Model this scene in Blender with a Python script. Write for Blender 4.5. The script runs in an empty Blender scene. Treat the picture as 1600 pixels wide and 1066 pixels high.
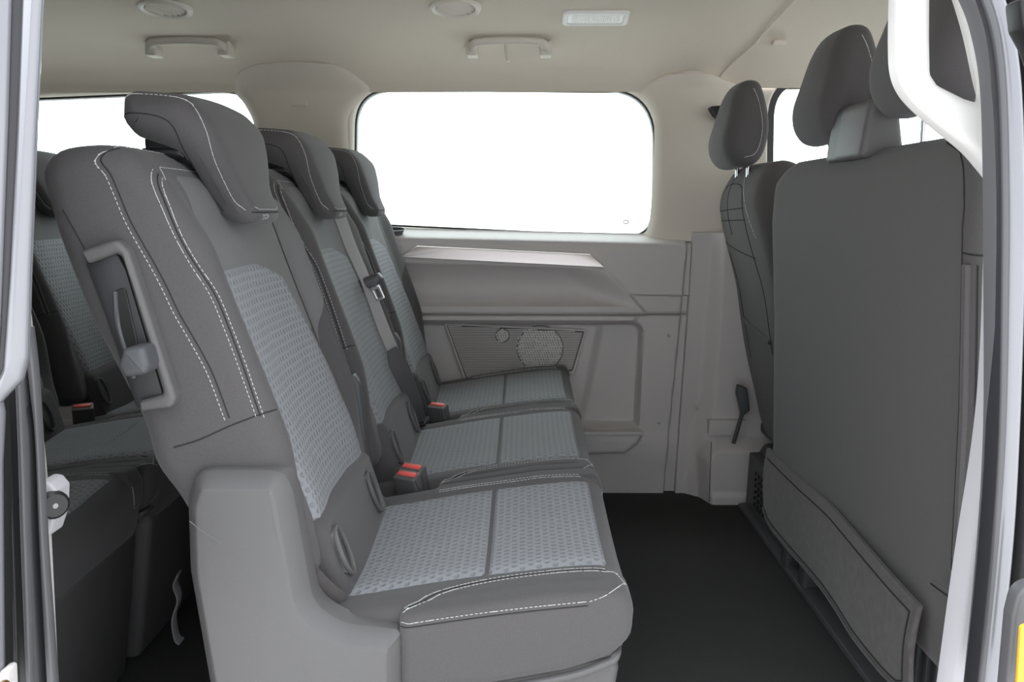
import bpy, bmesh, math, random
import numpy as np
from mathutils import Vector, Matrix
from mathutils.bvhtree import BVHTree
random.seed(7)
SC = bpy.context.scene
COL = SC.collection

# ------------------------------------------------------------------ camera
# x = forward in the van, y = across the van away from the open door, z = up, van floor z = 0
FPX, EYE = 1250.0, 0.872
TH, PS = 0.164889, 0.011837
CF = np.array([-math.sin(PS)*math.cos(TH), math.cos(PS)*math.cos(TH), -math.sin(TH)])
CR = np.array([math.cos(PS), math.sin(PS), 0.0])
CU = np.cross(CR, CF)
cam_d = bpy.data.cameras.new('camera')
cam = bpy.data.objects.new('camera', cam_d); COL.objects.link(cam)
cam_d.sensor_width = 36.0; cam_d.lens = FPX/1600*36.0; cam_d.clip_start = 0.02
cam.matrix_world = Matrix(((CR[0], CU[0], -CF[0], 0), (CR[1], CU[1], -CF[1], 0), (CR[2], CU[2], -CF[2], EYE), (0, 0, 0, 1)))
SC.camera = cam

# ------------------------------------------------------------------ sky, exposure
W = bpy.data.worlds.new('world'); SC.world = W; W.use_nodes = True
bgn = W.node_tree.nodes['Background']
# hazy bright sky, broadly brighter towards the hidden sun high beyond the far side of the van
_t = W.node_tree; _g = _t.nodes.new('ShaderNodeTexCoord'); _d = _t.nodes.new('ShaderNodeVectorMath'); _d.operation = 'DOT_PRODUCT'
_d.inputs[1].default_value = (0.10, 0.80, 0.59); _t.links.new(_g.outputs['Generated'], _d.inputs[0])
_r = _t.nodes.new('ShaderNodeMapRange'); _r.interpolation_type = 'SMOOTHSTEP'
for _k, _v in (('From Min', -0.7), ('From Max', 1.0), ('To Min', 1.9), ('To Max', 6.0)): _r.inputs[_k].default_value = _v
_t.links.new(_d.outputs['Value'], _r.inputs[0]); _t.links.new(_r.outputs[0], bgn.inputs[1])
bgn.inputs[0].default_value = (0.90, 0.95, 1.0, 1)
sun_d = bpy.data.lights.new('sun', 'SUN'); sun_d.energy = 6.0; sun_d.angle = 0.03; sun_d.color = (1.0, 0.97, 0.94)
sun = bpy.data.objects.new('sun', sun_d); COL.objects.link(sun)
sun.rotation_euler = (math.radians(-5), math.radians(2), 0)     # near overhead
SC.view_settings.view_transform = 'Standard'; SC.view_settings.look = 'None'
SC.view_settings.exposure = 0.02; SC.view_settings.gamma = 1.0
SC.view_settings.use_curve_mapping = False
SC.cycles.max_bounces = 10; SC.cycles.diffuse_bounces = 6; SC.cycles.transparent_max_bounces = 16

def site(px, py, y):
    """(x, z) in metres of the surveyed point seen at (px, py) and standing at distance y across the van"""
    r = (px-800)/FPX*CR + (533-py)/FPX*CU + CF
    s = y/r[1]
    return (float(r[0]*s), float(EYE + r[2]*s))
def sites(y, pts): return [site(p[0], p[1], y) for p in pts]

# ------------------------------------------------------------------ materials
def mat(name, col, rough=0.6, metal=0.0, spec=0.5, noise=0.0, nscale=60.0, bump=0.0, bscale=900.0, coat=0.0, sheen=0.0):
    m = bpy.data.materials.new(name); m.use_nodes = True
    nt = m.node_tree; b = nt.nodes['Principled BSDF']
    b.inputs['Base Color'].default_value = (*col, 1); b.inputs['Roughness'].default_value = rough
    b.inputs['Metallic'].default_value = metal; b.inputs['Specular IOR Level'].default_value = spec
    if coat: b.inputs['Coat Weight'].default_value = coat; b.inputs['Coat Roughness'].default_value = 0.08
    if sheen: b.inputs['Sheen Weight'].default_value = sheen; b.inputs['Sheen Roughness'].default_value = 0.5
    tc = nt.nodes.new('ShaderNodeTexCoord')
    if noise:
        n = nt.nodes.new('ShaderNodeTexNoise'); n.inputs['Scale'].default_value = nscale; n.inputs['Detail'].default_value = 4
        nt.links.new(tc.outputs['Object'], n.inputs['Vector'])
        mx = nt.nodes.new('ShaderNodeMix'); mx.data_type = 'RGBA'
        mx.inputs[6].default_value = (*[c*(1-noise) for c in col], 1); mx.inputs[7].default_value = (*[min(1, c*(1+noise)) for c in col], 1)
        nt.links.new(n.outputs['Fac'], mx.inputs[0]); nt.links.new(mx.outputs[2], b.inputs['Base Color'])
    if bump:
        n2 = nt.nodes.new('ShaderNodeTexNoise'); n2.inputs['Scale'].default_value = bscale; n2.inputs['Detail'].default_value = 3
        nt.links.new(tc.outputs['Object'], n2.inputs['Vector'])
        bp = nt.nodes.new('ShaderNodeBump'); bp.inputs['Strength'].default_value = bump; bp.inputs['Distance'].default_value = 0.001
        nt.links.new(n2.outputs['Fac'], bp.inputs['Height']); nt.links.new(bp.outputs[0], b.inputs['Normal'])
    return m

def hex_mat(name, lo, hi, pitch=0.0130):
    """fabric with an embossed honeycomb: three cosine waves over the UV map (metres)"""
    m = bpy.data.materials.new(name); m.use_nodes = True
    nt = m.node_tree; N = nt.nodes; L = nt.links; b = N['Principled BSDF']
    b.inputs['Roughness'].default_value = 0.85; b.inputs['Specular IOR Level'].default_value = 0.25
    uv = N.new('ShaderNodeUVMap'); uv.uv_map = 'UVMap'
    k = 2*math.pi/(pitch*math.sqrt(3)/2); acc = None
    for a in (90, 210, 330):
        d = N.new('ShaderNodeVectorMath'); d.operation = 'DOT_PRODUCT'
        d.inputs[1].default_value = (k*math.cos(math.radians(a)), k*math.sin(math.radians(a)), 0)
        L.new(uv.outputs[0], d.inputs[0])
        c = N.new('ShaderNodeMath'); c.operation = 'COSINE'; L.new(d.outputs['Value'], c.inputs[0])
        if acc is None: acc = c
        else:
            s = N.new('ShaderNodeMath'); s.operation = 'ADD'; L.new(acc.outputs[0], s.inputs[0]); L.new(c.outputs[0], s.inputs[1]); acc = s
    mr = N.new('ShaderNodeMapRange'); mr.interpolation_type = 'SMOOTHSTEP'
    mr.inputs['From Min'].default_value = -0.3; mr.inputs['From Max'].default_value = 2.2
    mr.inputs['To Min'].default_value = 1.0; mr.inputs['To Max'].default_value = 0.0
    L.new(acc.outputs[0], mr.inputs[0])
    mx = N.new('ShaderNodeMix'); mx.data_type = 'RGBA'; mx.inputs[6].default_value = (*lo, 1); mx.inputs[7].default_value = (*hi, 1)  # dimple shade put into the colour: darker tone where the relief dips
    L.new(mr.outputs[0], mx.inputs[0]); L.new(mx.outputs[2], b.inputs['Base Color'])
    bp = N.new('ShaderNodeBump'); bp.inputs['Strength'].default_value = 0.65; bp.inputs['Distance'].default_value = 0.002
    L.new(mr.outputs[0], bp.inputs['Height']); L.new(bp.outputs[0], b.inputs['Normal'])
    return m

def glass_mat(name, tint):
    m = bpy.data.materials.new(name); m.use_nodes = True
    nt = m.node_tree; N = nt.nodes; L = nt.links
    N.remove(N['Principled BSDF'])
    tr = N.new('ShaderNodeBsdfTransparent'); tr.inputs[0].default_value = (*tint, 1)
    gl = N.new('ShaderNodeBsdfGlossy'); gl.inputs['Roughness'].default_value = 0.02
    mx = N.new('ShaderNodeMixShader'); mx.inputs[0].default_value = 0.06
    L.new(tr.outputs[0], mx.inputs[1]); L.new(gl.outputs[0], mx.inputs[2])
    L.new(mx.outputs[0], N['Material Output'].inputs['Surface'])
    return m

M = dict(
    headliner=mat('headliner_cloth', (0.62, 0.56, 0.485), 0.95, spec=0.1, noise=0.04, nscale=300, bump=0.25, bscale=1500),
    pillar=mat('beige_plastic', (0.64, 0.59, 0.52), 0.6, spec=0.3, bump=0.06),
    white_plastic=mat('pale_plastic', (0.80, 0.78, 0.76), 0.45),
    panel=mat('grey_plastic', (0.54, 0.51, 0.50), 0.55, spec=0.4, bump=0.25, bscale=1400),
    panel_dark=mat('dark_grey_plastic', (0.075, 0.077, 0.082), 0.5, spec=0.45, bump=0.2, bscale=1400),
    seat_plastic=mat('seat_shell_plastic', (0.105, 0.101, 0.102), 0.5, spec=0.45, bump=0.3, bscale=1300),
    charcoal=mat('charcoal_fabric', (0.082, 0.077, 0.079), 0.9, spec=0.2, noise=0.22, nscale=700, bump=0.3, bscale=1600, sheen=0.15),
    rear_cloth=mat('charcoal_seatback_cloth', (0.085, 0.079, 0.079), 0.92, spec=0.15, noise=0.25, nscale=800, bump=0.3, bscale=1600, sheen=0.15),
    greyfab=mat('grey_shoulder_fabric', (0.150, 0.150, 0.150), 0.9, spec=0.2, noise=0.12, nscale=600, bump=0.2, bscale=1500, sheen=0.1),
    hex=hex_mat('honeycomb_fabric', (0.208, 0.214, 0.228), (0.255, 0.262, 0.278)),
    seam=mat('dark_seam_thread', (0.032, 0.031, 0.033), 0.9, spec=0.1),  # one even dark tone for seams, hems, joints and the pull strap
    thread=mat('pale_thread', (0.50, 0.50, 0.49), 0.8, spec=0.2),
    carpet=mat('black_carpet', (0.055, 0.054, 0.054), 1.0, spec=0.05, noise=0.5, nscale=500, bump=0.8, bscale=700),
    felt=mat('grey_carpet_flap', (0.080, 0.072, 0.070), 1.0, spec=0.05, noise=0.35, nscale=60, bump=0.6, bscale=900, sheen=0.2),
    rubber=mat('black_rubber', (0.028, 0.028, 0.031), 0.45, spec=0.5),
    seal=mat('grey_seal_rubber', (0.10, 0.10, 0.105), 0.4, spec=0.5),
    black=mat('black_plastic', (0.012, 0.012, 0.013), 0.4, spec=0.5),
    silver=mat('silver_trim', (0.93, 0.87, 0.87), 0.30, metal=1.0),
    paint=mat('silver_paint', (0.23, 0.23, 0.25), 0.3, metal=0.3, coat=0.6),
    chrome=mat('polished_steel', (0.75, 0.75, 0.76), 0.15, metal=1.0),
    webbing=mat('grey_webbing', (0.30, 0.29, 0.295), 0.6, spec=0.4, noise=0.1, nscale=900),
    red=mat('red_button', (0.80, 0.11, 0.09), 0.45),
    trim_grey=mat('light_grey_trim', (0.42, 0.41, 0.43), 0.5),
    grip=mat('grab_handle_plastic', (0.62, 0.58, 0.52), 0.5),
    vent=mat('vent_grille', (0.30, 0.27, 0.24), 0.6),
    lens=mat('milky_lamp_lens', (0.82, 0.82, 0.80), 0.25),
    amber=mat('amber_reflector', (0.75, 0.42, 0.03), 0.25, coat=0.5),
    ground=mat('pale_concrete', (0.42, 0.415, 0.41), 0.95, noise=0.1, nscale=2),
    brass=mat('brass_screw', (0.75, 0.52, 0.25), 0.3, metal=1.0),
    tinted=glass_mat('rear_dimming_glass', (0.22, 0.24, 0.23)),  # unseen rear panes; dark tint added to dim the rear of the cabin
    glass=glass_mat('clear_green_glass', (0.93, 0.97, 0.95)),
)

# ------------------------------------------------------------------ geometry helpers
def link(name, V, F, m, parent=None, ang=38, uv=None, kind=None):
    me = bpy.data.meshes.new(name)
    me.from_pydata([tuple(map(float, v)) for v in V], [], F); me.validate()
    if uv is not None:
        l = me.uv_layers.new(name='UVMap')
        idx = np.empty(len(me.loops), dtype=np.int32); me.loops.foreach_get('vertex_index', idx)
        l.data.foreach_set('uv', np.asarray(uv, dtype=np.float32)[idx].ravel())
    me.polygons.foreach_set('use_smooth', [True]*len(me.polygons))
    bm = bmesh.new(); bm.from_mesh(me); bmesh.ops.recalc_face_normals(bm, faces=bm.faces); bm.to_mesh(me); bm.free()
    me.set_sharp_from_angle(angle=math.radians(ang))
    if m: me.materials.append(m)
    o = bpy.data.objects.new(name, me); COL.objects.link(o)
    if parent: o.parent = parent
    if kind: o['kind'] = kind
    return o

class MB:
    def __init__(s): s.V = []; s.F = []
    def add(s, vf, mp=None):
        V, F = vf; n = len(s.V)
        s.V += [mp(v) if mp else tuple(v) for v in V]; s.F += [tuple(i+n for i in f) for f in F]
        return s
    def build(s, name, m, parent=None, **k): return link(name, s.V, s.F, m, parent, **k)

def round_poly(pts, r=0.01, seg=5):
    """polygon with rounded corners; a point may carry its own radius as third value"""
    out = []; n = len(pts)
    for i in range(n):
        p = np.array(pts[i][:2]); a = np.array(pts[i-1][:2]); b = np.array(pts[(i+1) % n][:2])
        rr = pts[i][2] if len(pts[i]) > 2 else r
        la, lb = np.linalg.norm(a-p), np.linalg.norm(b-p)
        if rr <= 0 or la < 1e-9 or lb < 1e-9: out.append(tuple(p)); continue
        ua, ub = (a-p)/la, (b-p)/lb
        c = max(-1, min(1, float(ua@ub))); half = math.acos(c)/2
        if half > 1.5: out.append(tuple(p)); continue
        d = min(rr/max(math.tan(half), 1e-6), 0.48*la, 0.48*lb)
        A, B = p+ua*d, p+ub*d
        for k in range(seg+1):
            t = k/seg; q = (1-t)**2*A + 2*t*(1-t)*p + t*t*B
            out.append(tuple(q))
    return out

def spline(pts, closed=False, n=8):
    P = [np.array(p, float) for p in pts]; out = []; m = len(P)
    rng = range(m) if closed else range(m-1)
    for i in rng:
        p0 = P[i-1] if (closed or i > 0) else 2*P[0]-P[1]
        p1 = P[i]; p2 = P[(i+1) % m]
        p3 = P[(i+2) % m] if (closed or i+2 < m) else 2*P[-1]-P[-2]
        for k in range(n):
            t = k/n
            out.append(0.5*((2*p1)+(-p0+p2)*t+(2*p0-5*p1+4*p2-p3)*t*t+(-p0+3*p1-3*p2+p3)*t**3))
    if not closed: out.append(P[-1])
    return [tuple(p) for p in out]

def resample(path, step, closed=False):
    P = [np.array(p, float) for p in path]
    if closed: P = P+[P[0]]
    L = [0.0]
    for i in range(1, len(P)): L.append(L[-1]+np.linalg.norm(P[i]-P[i-1]))
    n = max(2, int(round(L[-1]/step))); A = np.array(P); out = []
    for s in np.linspace(0, L[-1], n+1)[:(n if closed else n+1)]:
        out.append(tuple(np.interp(s, L, A[:, k]) for k in range(A.shape[1])))
    return out

def area(P): return 0.5*sum(P[i-1][0]*P[i][1]-P[i][0]*P[i-1][1] for i in range(len(P)))
def inset(P, d):
    A = np.array(P); sg = 1 if area(P) > 0 else -1
    T1 = A-np.roll(A, 1, 0); T2 = np.roll(A, -1, 0)-A
    T1 /= np.maximum(np.linalg.norm(T1, axis=1, keepdims=True), 1e-9); T2 /= np.maximum(np.linalg.norm(T2, axis=1, keepdims=True), 1e-9)
    T = T1+T2; T /= np.maximum(np.linalg.norm(T, axis=1, keepdims=True), 1e-9)
    Nn = np.stack([-T[:, 1], T[:, 0]], 1)*sg
    Q = A+Nn*d
    if abs(d) < 0.003 or len(A) < 8: return Q
    B = np.roll(A, -1, 0)-A; L2 = np.maximum((B*B).sum(1), 1e-12)
    t = np.clip(((Q[:, None, :]-A[None])*B[None]).sum(2)/L2[None], 0, 1)
    D = np.sqrt((((A[None]+B[None]*t[..., None])-Q[:, None, :])**2).sum(2)).min(1)
    ok = D >= abs(d)*0.96
    if ok.sum() < 4 or ok.all(): return Q
    n = len(Q); k = np.arange(n); v = k[ok]
    ext = np.concatenate([v-n, v, v+n])
    for c in (0, 1): Q[:, c] = np.interp(k, ext, np.concatenate([Q[v, c]]*3))
    return Q

def pillow(P, y0, y1, r=0.02, nr=4, ny=1, deform=None, r1=None):
    """closed (x,z) profile extruded along y with rounded ends"""
    if r1 is None: r1 = r
    secs = []
    for k in range(nr+1):
        t = k/nr*math.pi/2; secs.append((y0+r*(1-math.cos(t)), r*(1-math.sin(t))))
    for k in range(1, ny): secs.append((y0+r+(y1-r1-y0-r)*k/ny, 0))
    for k in range(nr, -1, -1):
        t = k/nr*math.pi/2; secs.append((y1-r1*(1-math.cos(t)), r1*(1-math.sin(t))))
    V = []; F = []; n = len(P)
    for y, d in secs:
        Q = inset(P, d) if d > 1e-9 else np.array(P)
        V += [(q[0], y, q[1]) for q in Q]
    for s in range(len(secs)-1):
        for i in range(n):
            j = (i+1) % n; F.append((s*n+i, s*n+j, (s+1)*n+j, (s+1)*n+i))
    F.append(tuple(range(n))); b = (len(secs)-1)*n; F.append(tuple(b+i for i in reversed(range(n))))
    if deform: V = [deform(*v) for v in V]
    return V, F

def rbox(x0, x1, y0, y1, z0, z1, r=0.004, seg=3):
    return pillow(round_poly([(x0, z0), (x1, z0), (x1, z1), (x0, z1)], r, seg), y0, y1, min(r, 0.45*abs(y1-y0)), 2)

def frames(path, up):
    P = [np.array(p, float) for p in path]; n = len(P); out = []
    for i in range(n):
        t = P[min(i+1, n-1)]-P[max(i-1, 0)]; t /= max(np.linalg.norm(t), 1e-9)
        u = np.array(up[i] if isinstance(up, list) else up, float); u = u-t*(u@t)
        if np.linalg.norm(u) < 1e-6: u = np.array([1, 0.013, 0.3])-t*(np.array([1, 0.013, 0.3])@t)
        u /= np.linalg.norm(u); out.append((P[i], t, u, np.cross(t, u)))
    return out
def sweep(path, sec, up, closed=False, scale=None):
    """section (u, s) pairs swept along path; u runs along 'up', s along the side"""
    V = []; F = []; n = len(sec)
    for k, (p, t, u, s) in enumerate(frames(path, up)):
        c = scale[k] if scale else 1
        V += [tuple(p+u*a*c+s*b*c) for a, b in sec]
    m = len(path)
    for k in range(m-1 if not closed else m):
        for i in range(n):
            j = (i+1) % n; l = (k+1) % m
            F.append((k*n+i, k*n+j, l*n+j, l*n+i))
    if not closed: F.append(tuple(range(n))); F.append(tuple((m-1)*n+i for i in reversed(range(n))))
    return V, F
def circ(r, n=8): return [(r*math.cos(2*math.pi*i/n), r*math.sin(2*math.pi*i/n)) for i in range(n)]
def tube(path, r, n=8, up=(0.1, 0.2, 1), scale=None): return sweep(path, circ(r, n), up, scale=scale)
def rrect(w, h, r, seg=3): return round_poly([(-w/2, -h/2), (w/2, -h/2), (w/2, h/2), (-w/2, h/2)], r, seg)
def disc(c, ax, r, h, n=20, bev=0.001):
    """short cylinder with a bevelled rim about axis ax"""
    c = np.array(c, float); ax = np.array(ax, float); ax /= np.linalg.norm(ax)
    path = [c, c+ax*(h-bev), c+ax*h]
    return sweep(path, circ(r, n), (0.31, 0.2, 0.9), scale=[1, 1, max(0.05, 1-bev/r)])

def plate(outer, holes, y0, y1, bev=0.004, res=3):
    """(x,z) outline with holes, thick from y0 to y1, rounded rims; returns verts and faces"""
    cu = bpy.data.curves.new('tmp', 'CURVE'); cu.dimensions = '2D'; cu.fill_mode = 'BOTH'
    for poly in [outer]+holes:
        sp = cu.splines.new('POLY'); sp.points.add(len(poly)-1)
        for p, q in zip(sp.points, poly): p.co = (q[0], q[1], 0, 1)
        sp.use_cyclic_u = True
    h = abs(y1-y0)/2; bev = min(bev, h*0.95)
    cu.extrude = h-bev; cu.bevel_depth = bev; cu.bevel_resolution = res; cu.offset = -bev
    ob = bpy.data.objects.new('tmp', cu); COL.objects.link(ob)
    dg = bpy.context.evaluated_depsgraph_get(); me = bpy.data.meshes.new_from_object(ob.evaluated_get(dg))
    ym = (y0+y1)/2
    bm = bmesh.new(); bm.from_mesh(me); bmesh.ops.remove_doubles(bm, verts=bm.verts, dist=1e-5); bm.to_mesh(me); bm.free()
    V = [(v.co.x, ym-v.co.z, v.co.y) for v in me.vertices]; F = [tuple(p.vertices) for p in me.polygons]
    bpy.data.objects.remove(ob); bpy.data.curves.remove(cu); bpy.data.meshes.remove(me)
    return V, F

def grid(fn, us, vs, thick=None):
    """open sheet fn(u,v)->xyz over the lists us, vs"""
    V = [fn(u, v) for v in vs for u in us]; nu = len(us); F = []
    for j in range(len(vs)-1):
        for i in range(nu-1):
            a = j*nu+i; F.append((a, a+1, a+nu+1, a+nu))
    return V, F

def stitches(paths, pitch=0.0062, dash=0.0043, w=0.0011, lift=0.0004):
    """paths: lists of (point, normal); a row of short thread dashes along each"""
    mb = MB()
    for path in paths:
        P = [tuple(p)+tuple(nrm) for p, nrm in path]
        R = resample(P, pitch/2)
        for i in range(0, len(R)-1, 2):
            a = np.array(R[i][:3]); b = np.array(R[i+1][:3]); nn = np.array(R[i][3:]); nn /= max(np.linalg.norm(nn), 1e-9)
            t = b-a; l = np.linalg.norm(t)
            if l < 1e-6: continue
            t /= l; b = a+t*dash; s = np.cross(t, nn)*w/2
            q = []
            for c, k in ((a, 0.35), (a+t*dash*0.3, 1), (b-t*dash*0.3, 1), (b, 0.35)):
                q += [tuple(c-s*k-nn*0.001), tuple(c+s*k-nn*0.001), tuple(c+s*k*0.6+nn*(lift+w*0.35*k)), tuple(c-s*k*0.6+nn*(lift+w*0.35*k))]
            F = []
            for m_ in range(3):
                for e in range(4): F.append((m_*4+e, m_*4+(e+1) % 4, m_*4+4+(e+1) % 4, m_*4+4+e))
            F += [(0, 1, 2, 3), (15, 14, 13, 12)]
            mb.add((q, F))
    return mb
def seam_tubes(paths, r=0.0009):
    mb = MB()
    for path in paths: mb.add(tube([tuple(p) for p, n in path], r, 5, (0.21, 0.33, 0.9)))
    return mb

def bvh_of(V, F): return BVHTree.FromPolygons([Vector(v) for v in V], F)
def cast(bvh, o, d):
    h = bvh.ray_cast(Vector(o), Vector(d))
    if h[0] is None: return None
    n = h[1]
    if n.dot(Vector(d)) > 0: n = -n
    return (tuple(h[0]), tuple(n))
def side_path(bvh, xz, step=0.004, d=(0, 1, 0), far=2.0):
    out = []
    for q in resample(xz, step):
        h = cast(bvh, (q[0], -far, q[1]), d)
        if h: out.append(h)
    return out
def front_path(bvh, yz, step=0.004):
    return [h for h in (cast(bvh, (2, q[0], q[1]), (-1, 0, 0)) for q in resample(yz, step)) if h]
def top_path(bvh, xy, step=0.004):
    return [h for h in (cast(bvh, (q[0], q[1], 3), (0, 0, -1)) for q in resample(xy, step)) if h]

def thing(name, label, cat, loc=(0, 0, 0), group=None, rot=None):
    o = bpy.data.objects.new(name, None); o.empty_display_size = 0.05; COL.objects.link(o); o.location = loc
    if rot: o.rotation_euler = rot
    o['label'] = label; o['category'] = cat
    if group: o['group'] = group
    return o
def tag(o, label, cat, group=None):
    o['label'] = label; o['category'] = cat
    if group: o['group'] = group
    return o
def struct(o): o['kind'] = 'structure'; return o
def sroot(name, loc=(0, 0, 0)):
    o = bpy.data.objects.new(name, None); o.empty_display_size = 0.05; COL.objects.link(o); o.location = loc; o['kind'] = 'structure'; return o
def dup(root, loc, label=None):
    r = root.copy(); COL.objects.link(r); r.location = loc
    if label: r['label'] = label
    for ch in list(root.children):
        c = ch.copy(); COL.objects.link(c); c.parent = r
        for g in list(ch.children):
            e = g.copy(); COL.objects.link(e); e.parent = c
    return r
def sst(a, b, x):
    t = np.clip((x-a)/(b-a), 0, 1); return t*t*(3-2*t)

# ================================================================== SETTING
YW = 2.43            # outer plane of the far side trim
struct(link('floor', *rbox(-2.1, 1.9, 0.80, 2.47, -0.06, 0.0, 0.004), M['carpet']))
gr = link('ground', [(-40, -40, -0.5), (40, -40, -0.5), (40, 40, -0.5), (-40, 40, -0.5)], [(0, 1, 2, 3)], M['ground']); struct(gr)

# headliner: section (y, z) swept along the van
HL = spline([(2.425, 1.212), (2.405, 1.245), (2.365, 1.283), (2.29, 1.318), (2.18, 1.343), (2.0, 1.36), (1.65, 1.372), (1.3, 1.36), (1.05, 1.335), (0.9, 1.29), (0.82, 1.22), (0.80, 1.16)], n=7)
def hl_y(z):  # depth of the lining on the far cove at height z
    pts = [(q[1], q[0]) for q in HL if q[0] > 1.7]
    return float(np.interp(z, [p[0] for p in pts], [p[1] for p in pts]))
def seam_x(y, z):  # the S-shaped joint between rear and front lining
    return float(np.interp(y, [0.8, 1.5, 1.9, 2.1, 2.2, 2.29, 2.33, 2.37, 2.405, 2.43], [0.66, 0.65, 0.645, 0.65, 0.647, 0.64, 0.625, 0.60, 0.575, 0.56]))
def lining(fn):
    V = []; n = len(HL); F = []; cols = 24
    for (y, z) in HL:
        for c in range(cols+1):
            V.append(fn(y, z, c/cols))
    for i in range(n-1):
        for c in range(cols):
            a = i*(cols+1)+c; F.append((a, a+1, a+cols+2, a+cols+1))
    return V, F
def rear_l(y, z, t):
    xs = seam_x(y, z); x = -2.1+(xs+2.1)*t
    k = 1.0 if t > 0.99 else 0.0
    return (x, y, z-0.006+k*0.010)
ceil = struct(link('ceiling', *lining(rear_l), M['headliner'], ang=60))
def front_l(y, z, t):
    xs = seam_x(y, z)-0.012; x = xs+(1.75-xs)*t
    return (x, y-0.0 if y < 2 else y, z+0.004-0.10*max(0, (x-1.2))**1.5)
fl = link('front_headliner', *lining(front_l), M['headliner'], parent=ceil, ang=60)
# joint bead
jb = [(seam_x(y, z)-0.003, y, z-0.003) for (y, z) in HL if y > 1.2]
link('lining_joint', *tube(jb, 0.0035, 6), M['pillar'], parent=ceil)

# far side wall, upper beige part with window openings
def rr(x0, x1, z0, z1, r, dz=0.0):
    return round_poly([(x0, z0+dz, r*0.95), (x1, z0-dz, r*0.8), (x1, z1, r*1.1), (x0, z1, r*1.0)], r, 9)
WIN_A = round_poly([(*site(553, 350, 2.44), 0.075), (*site(1022, 372, 2.44), 0.085), (*site(1024, 139, 2.44), 0.155), (*site(556, 140, 2.44), 0.11)], 0.1, 12)
WIN_B = round_poly([(-1.62, 0.80, 0.08), (*site(412, 372, 2.44), 0.08), (*site(411, 139, 2.44), 0.13), (-1.62, 1.185, 0.12)], 0.1, 12)
WIN_C = round_poly([(*site(1196, 420, 2.44), 0.06), (1.75, 0.78, 0.05), (1.72, 1.05, 0.1), (1.35, 1.235, 0.3), (*site(1200, 116, 2.44), 0.12)], 0.1, 12)
wl = struct(link('wall_left', *plate([(-2.1, 0.70), (0.665, 0.70), (0.665, 1.24), (-2.1, 1.24)], [inset(WIN_A, -0.002).tolist(), inset(WIN_B, -0.002).tolist()], 2.425, 2.485, 0.022, 5), M['pillar']))
link('front_door_frame', *plate([(0.655, 0.0), (1.9, 0.0), (1.9, 1.24), (0.655, 1.24)], [WIN_C], 2.43, 2.475, 0.01), M['pillar'], parent=wl)
for i, w in enumerate((WIN_A, WIN_B, WIN_C)):
    r = sroot('window_%d' % (i+1), (0, 2.45, 0))
    g = link('glass', *pillow(inset(w, -0.02).tolist(), 0.028, 0.032, 0.001, 1), M['glass'], parent=r)
    inner = inset(w, 0.0035 if i < 2 else 0.022).tolist()
    link('gasket', *plate(inset(w, -0.012).tolist(), [inner], -0.005, 0.027, 0.003), M['rubber'], parent=r)
# printed maker's mark at the lower corner of the middle pane
mk = MB(); cx, cz = site(978, 347, 2.478)
mk.add(plate(rr(cx-0.008, cx+0.008, cz-0.006, cz+0.006, 0.001), [rr(cx-0.005, cx+0.005, cz-0.003, cz+0.003, 0.001)], 2.4765, 2.4775, 0.0001))
for k in range(3): mk.add(rbox(cx+0.016+0.010*k, cx+0.022+0.010*k, 2.4765, 2.4775, cz-0.008, cz-0.006, 0.0002))
o = mk.build('glass_mark', M['webbing'], bpy.data.objects['window_1']); o.location = (0, -2.45, 0)

# pillar covers (beige), following wall and cove
def cover(name, xl, xr, zs, off=0.007, m='pillar', bulge=0.0):
    V = []; F = []; nc = 22
    for z in zs:
        a, b = xl(z), xr(z)
        for c in range(nc+1):
            t = c/nc; e = min(t, 1-t)
            base = hl_y(z) if z > 1.215 else 2.425
            edge = math.sqrt(max(0, 1-(1-min(1, e/0.14))**2))
            zt = (max(zs)-z); ez = math.sqrt(max(0, 1-(1-min(1, zt/0.012))**2))
            V.append((a+(b-a)*t, base+0.006-(off+0.006)*min(edge, ez)-bulge*math.sin(math.pi*t)**0.7, z))
    for i in range(len(zs)-1):
        for c in range(nc):
            q = i*(nc+1)+c; F.append((q, q+1, q+nc+2, q+nc+1))
    return link(name, V, F, M[m], wl, ang=60)
def lerpz(tab):
    s_ = spline([(t[1], t[0]) for t in tab], n=10) if len(tab) > 2 else [(t[1], t[0]) for t in tab]
    zz, xx = [a[1] for a in s_], [a[0] for a in s_]
    return lambda z: float(np.interp(z, zz, xx))
zs = list(np.linspace(0.79, 1.283, 60))
xa = lambda px, py: site(px, py, 2.42)
cover('pillar_cover', lerpz([(0.79, -0.795), (0.95, -0.79), (1.10, -0.79), (1.17, -0.815), (1.215, -0.85), (1.25, -0.84), (1.27, -0.80), (1.283, -0.73)]),
      lerpz([(0.79, -0.508), (0.95, -0.508), (1.10, -0.508), (1.14, -0.503), (1.17, -0.486), (1.195, -0.458), (1.213, -0.430), (1.23, -0.442), (1.26, -0.482), (1.275, -0.52), (1.283, -0.58)]), zs, bulge=0.012)
zs2 = list(np.linspace(0.775, 1.258, 50))
cover('pillar_cover', lerpz([(0.775, 0.36), (0.85, 0.385), (1.10, 0.39), (1.16, 0.375), (1.20, 0.345), (1.22, 0.35), (1.245, 0.39), (1.258, 0.45)]),
      lerpz([(0.775, 0.665), (1.0, 0.665), (1.20, 0.64), (1.24, 0.585), (1.258, 0.52)]), zs2, bulge=0.02)
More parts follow.
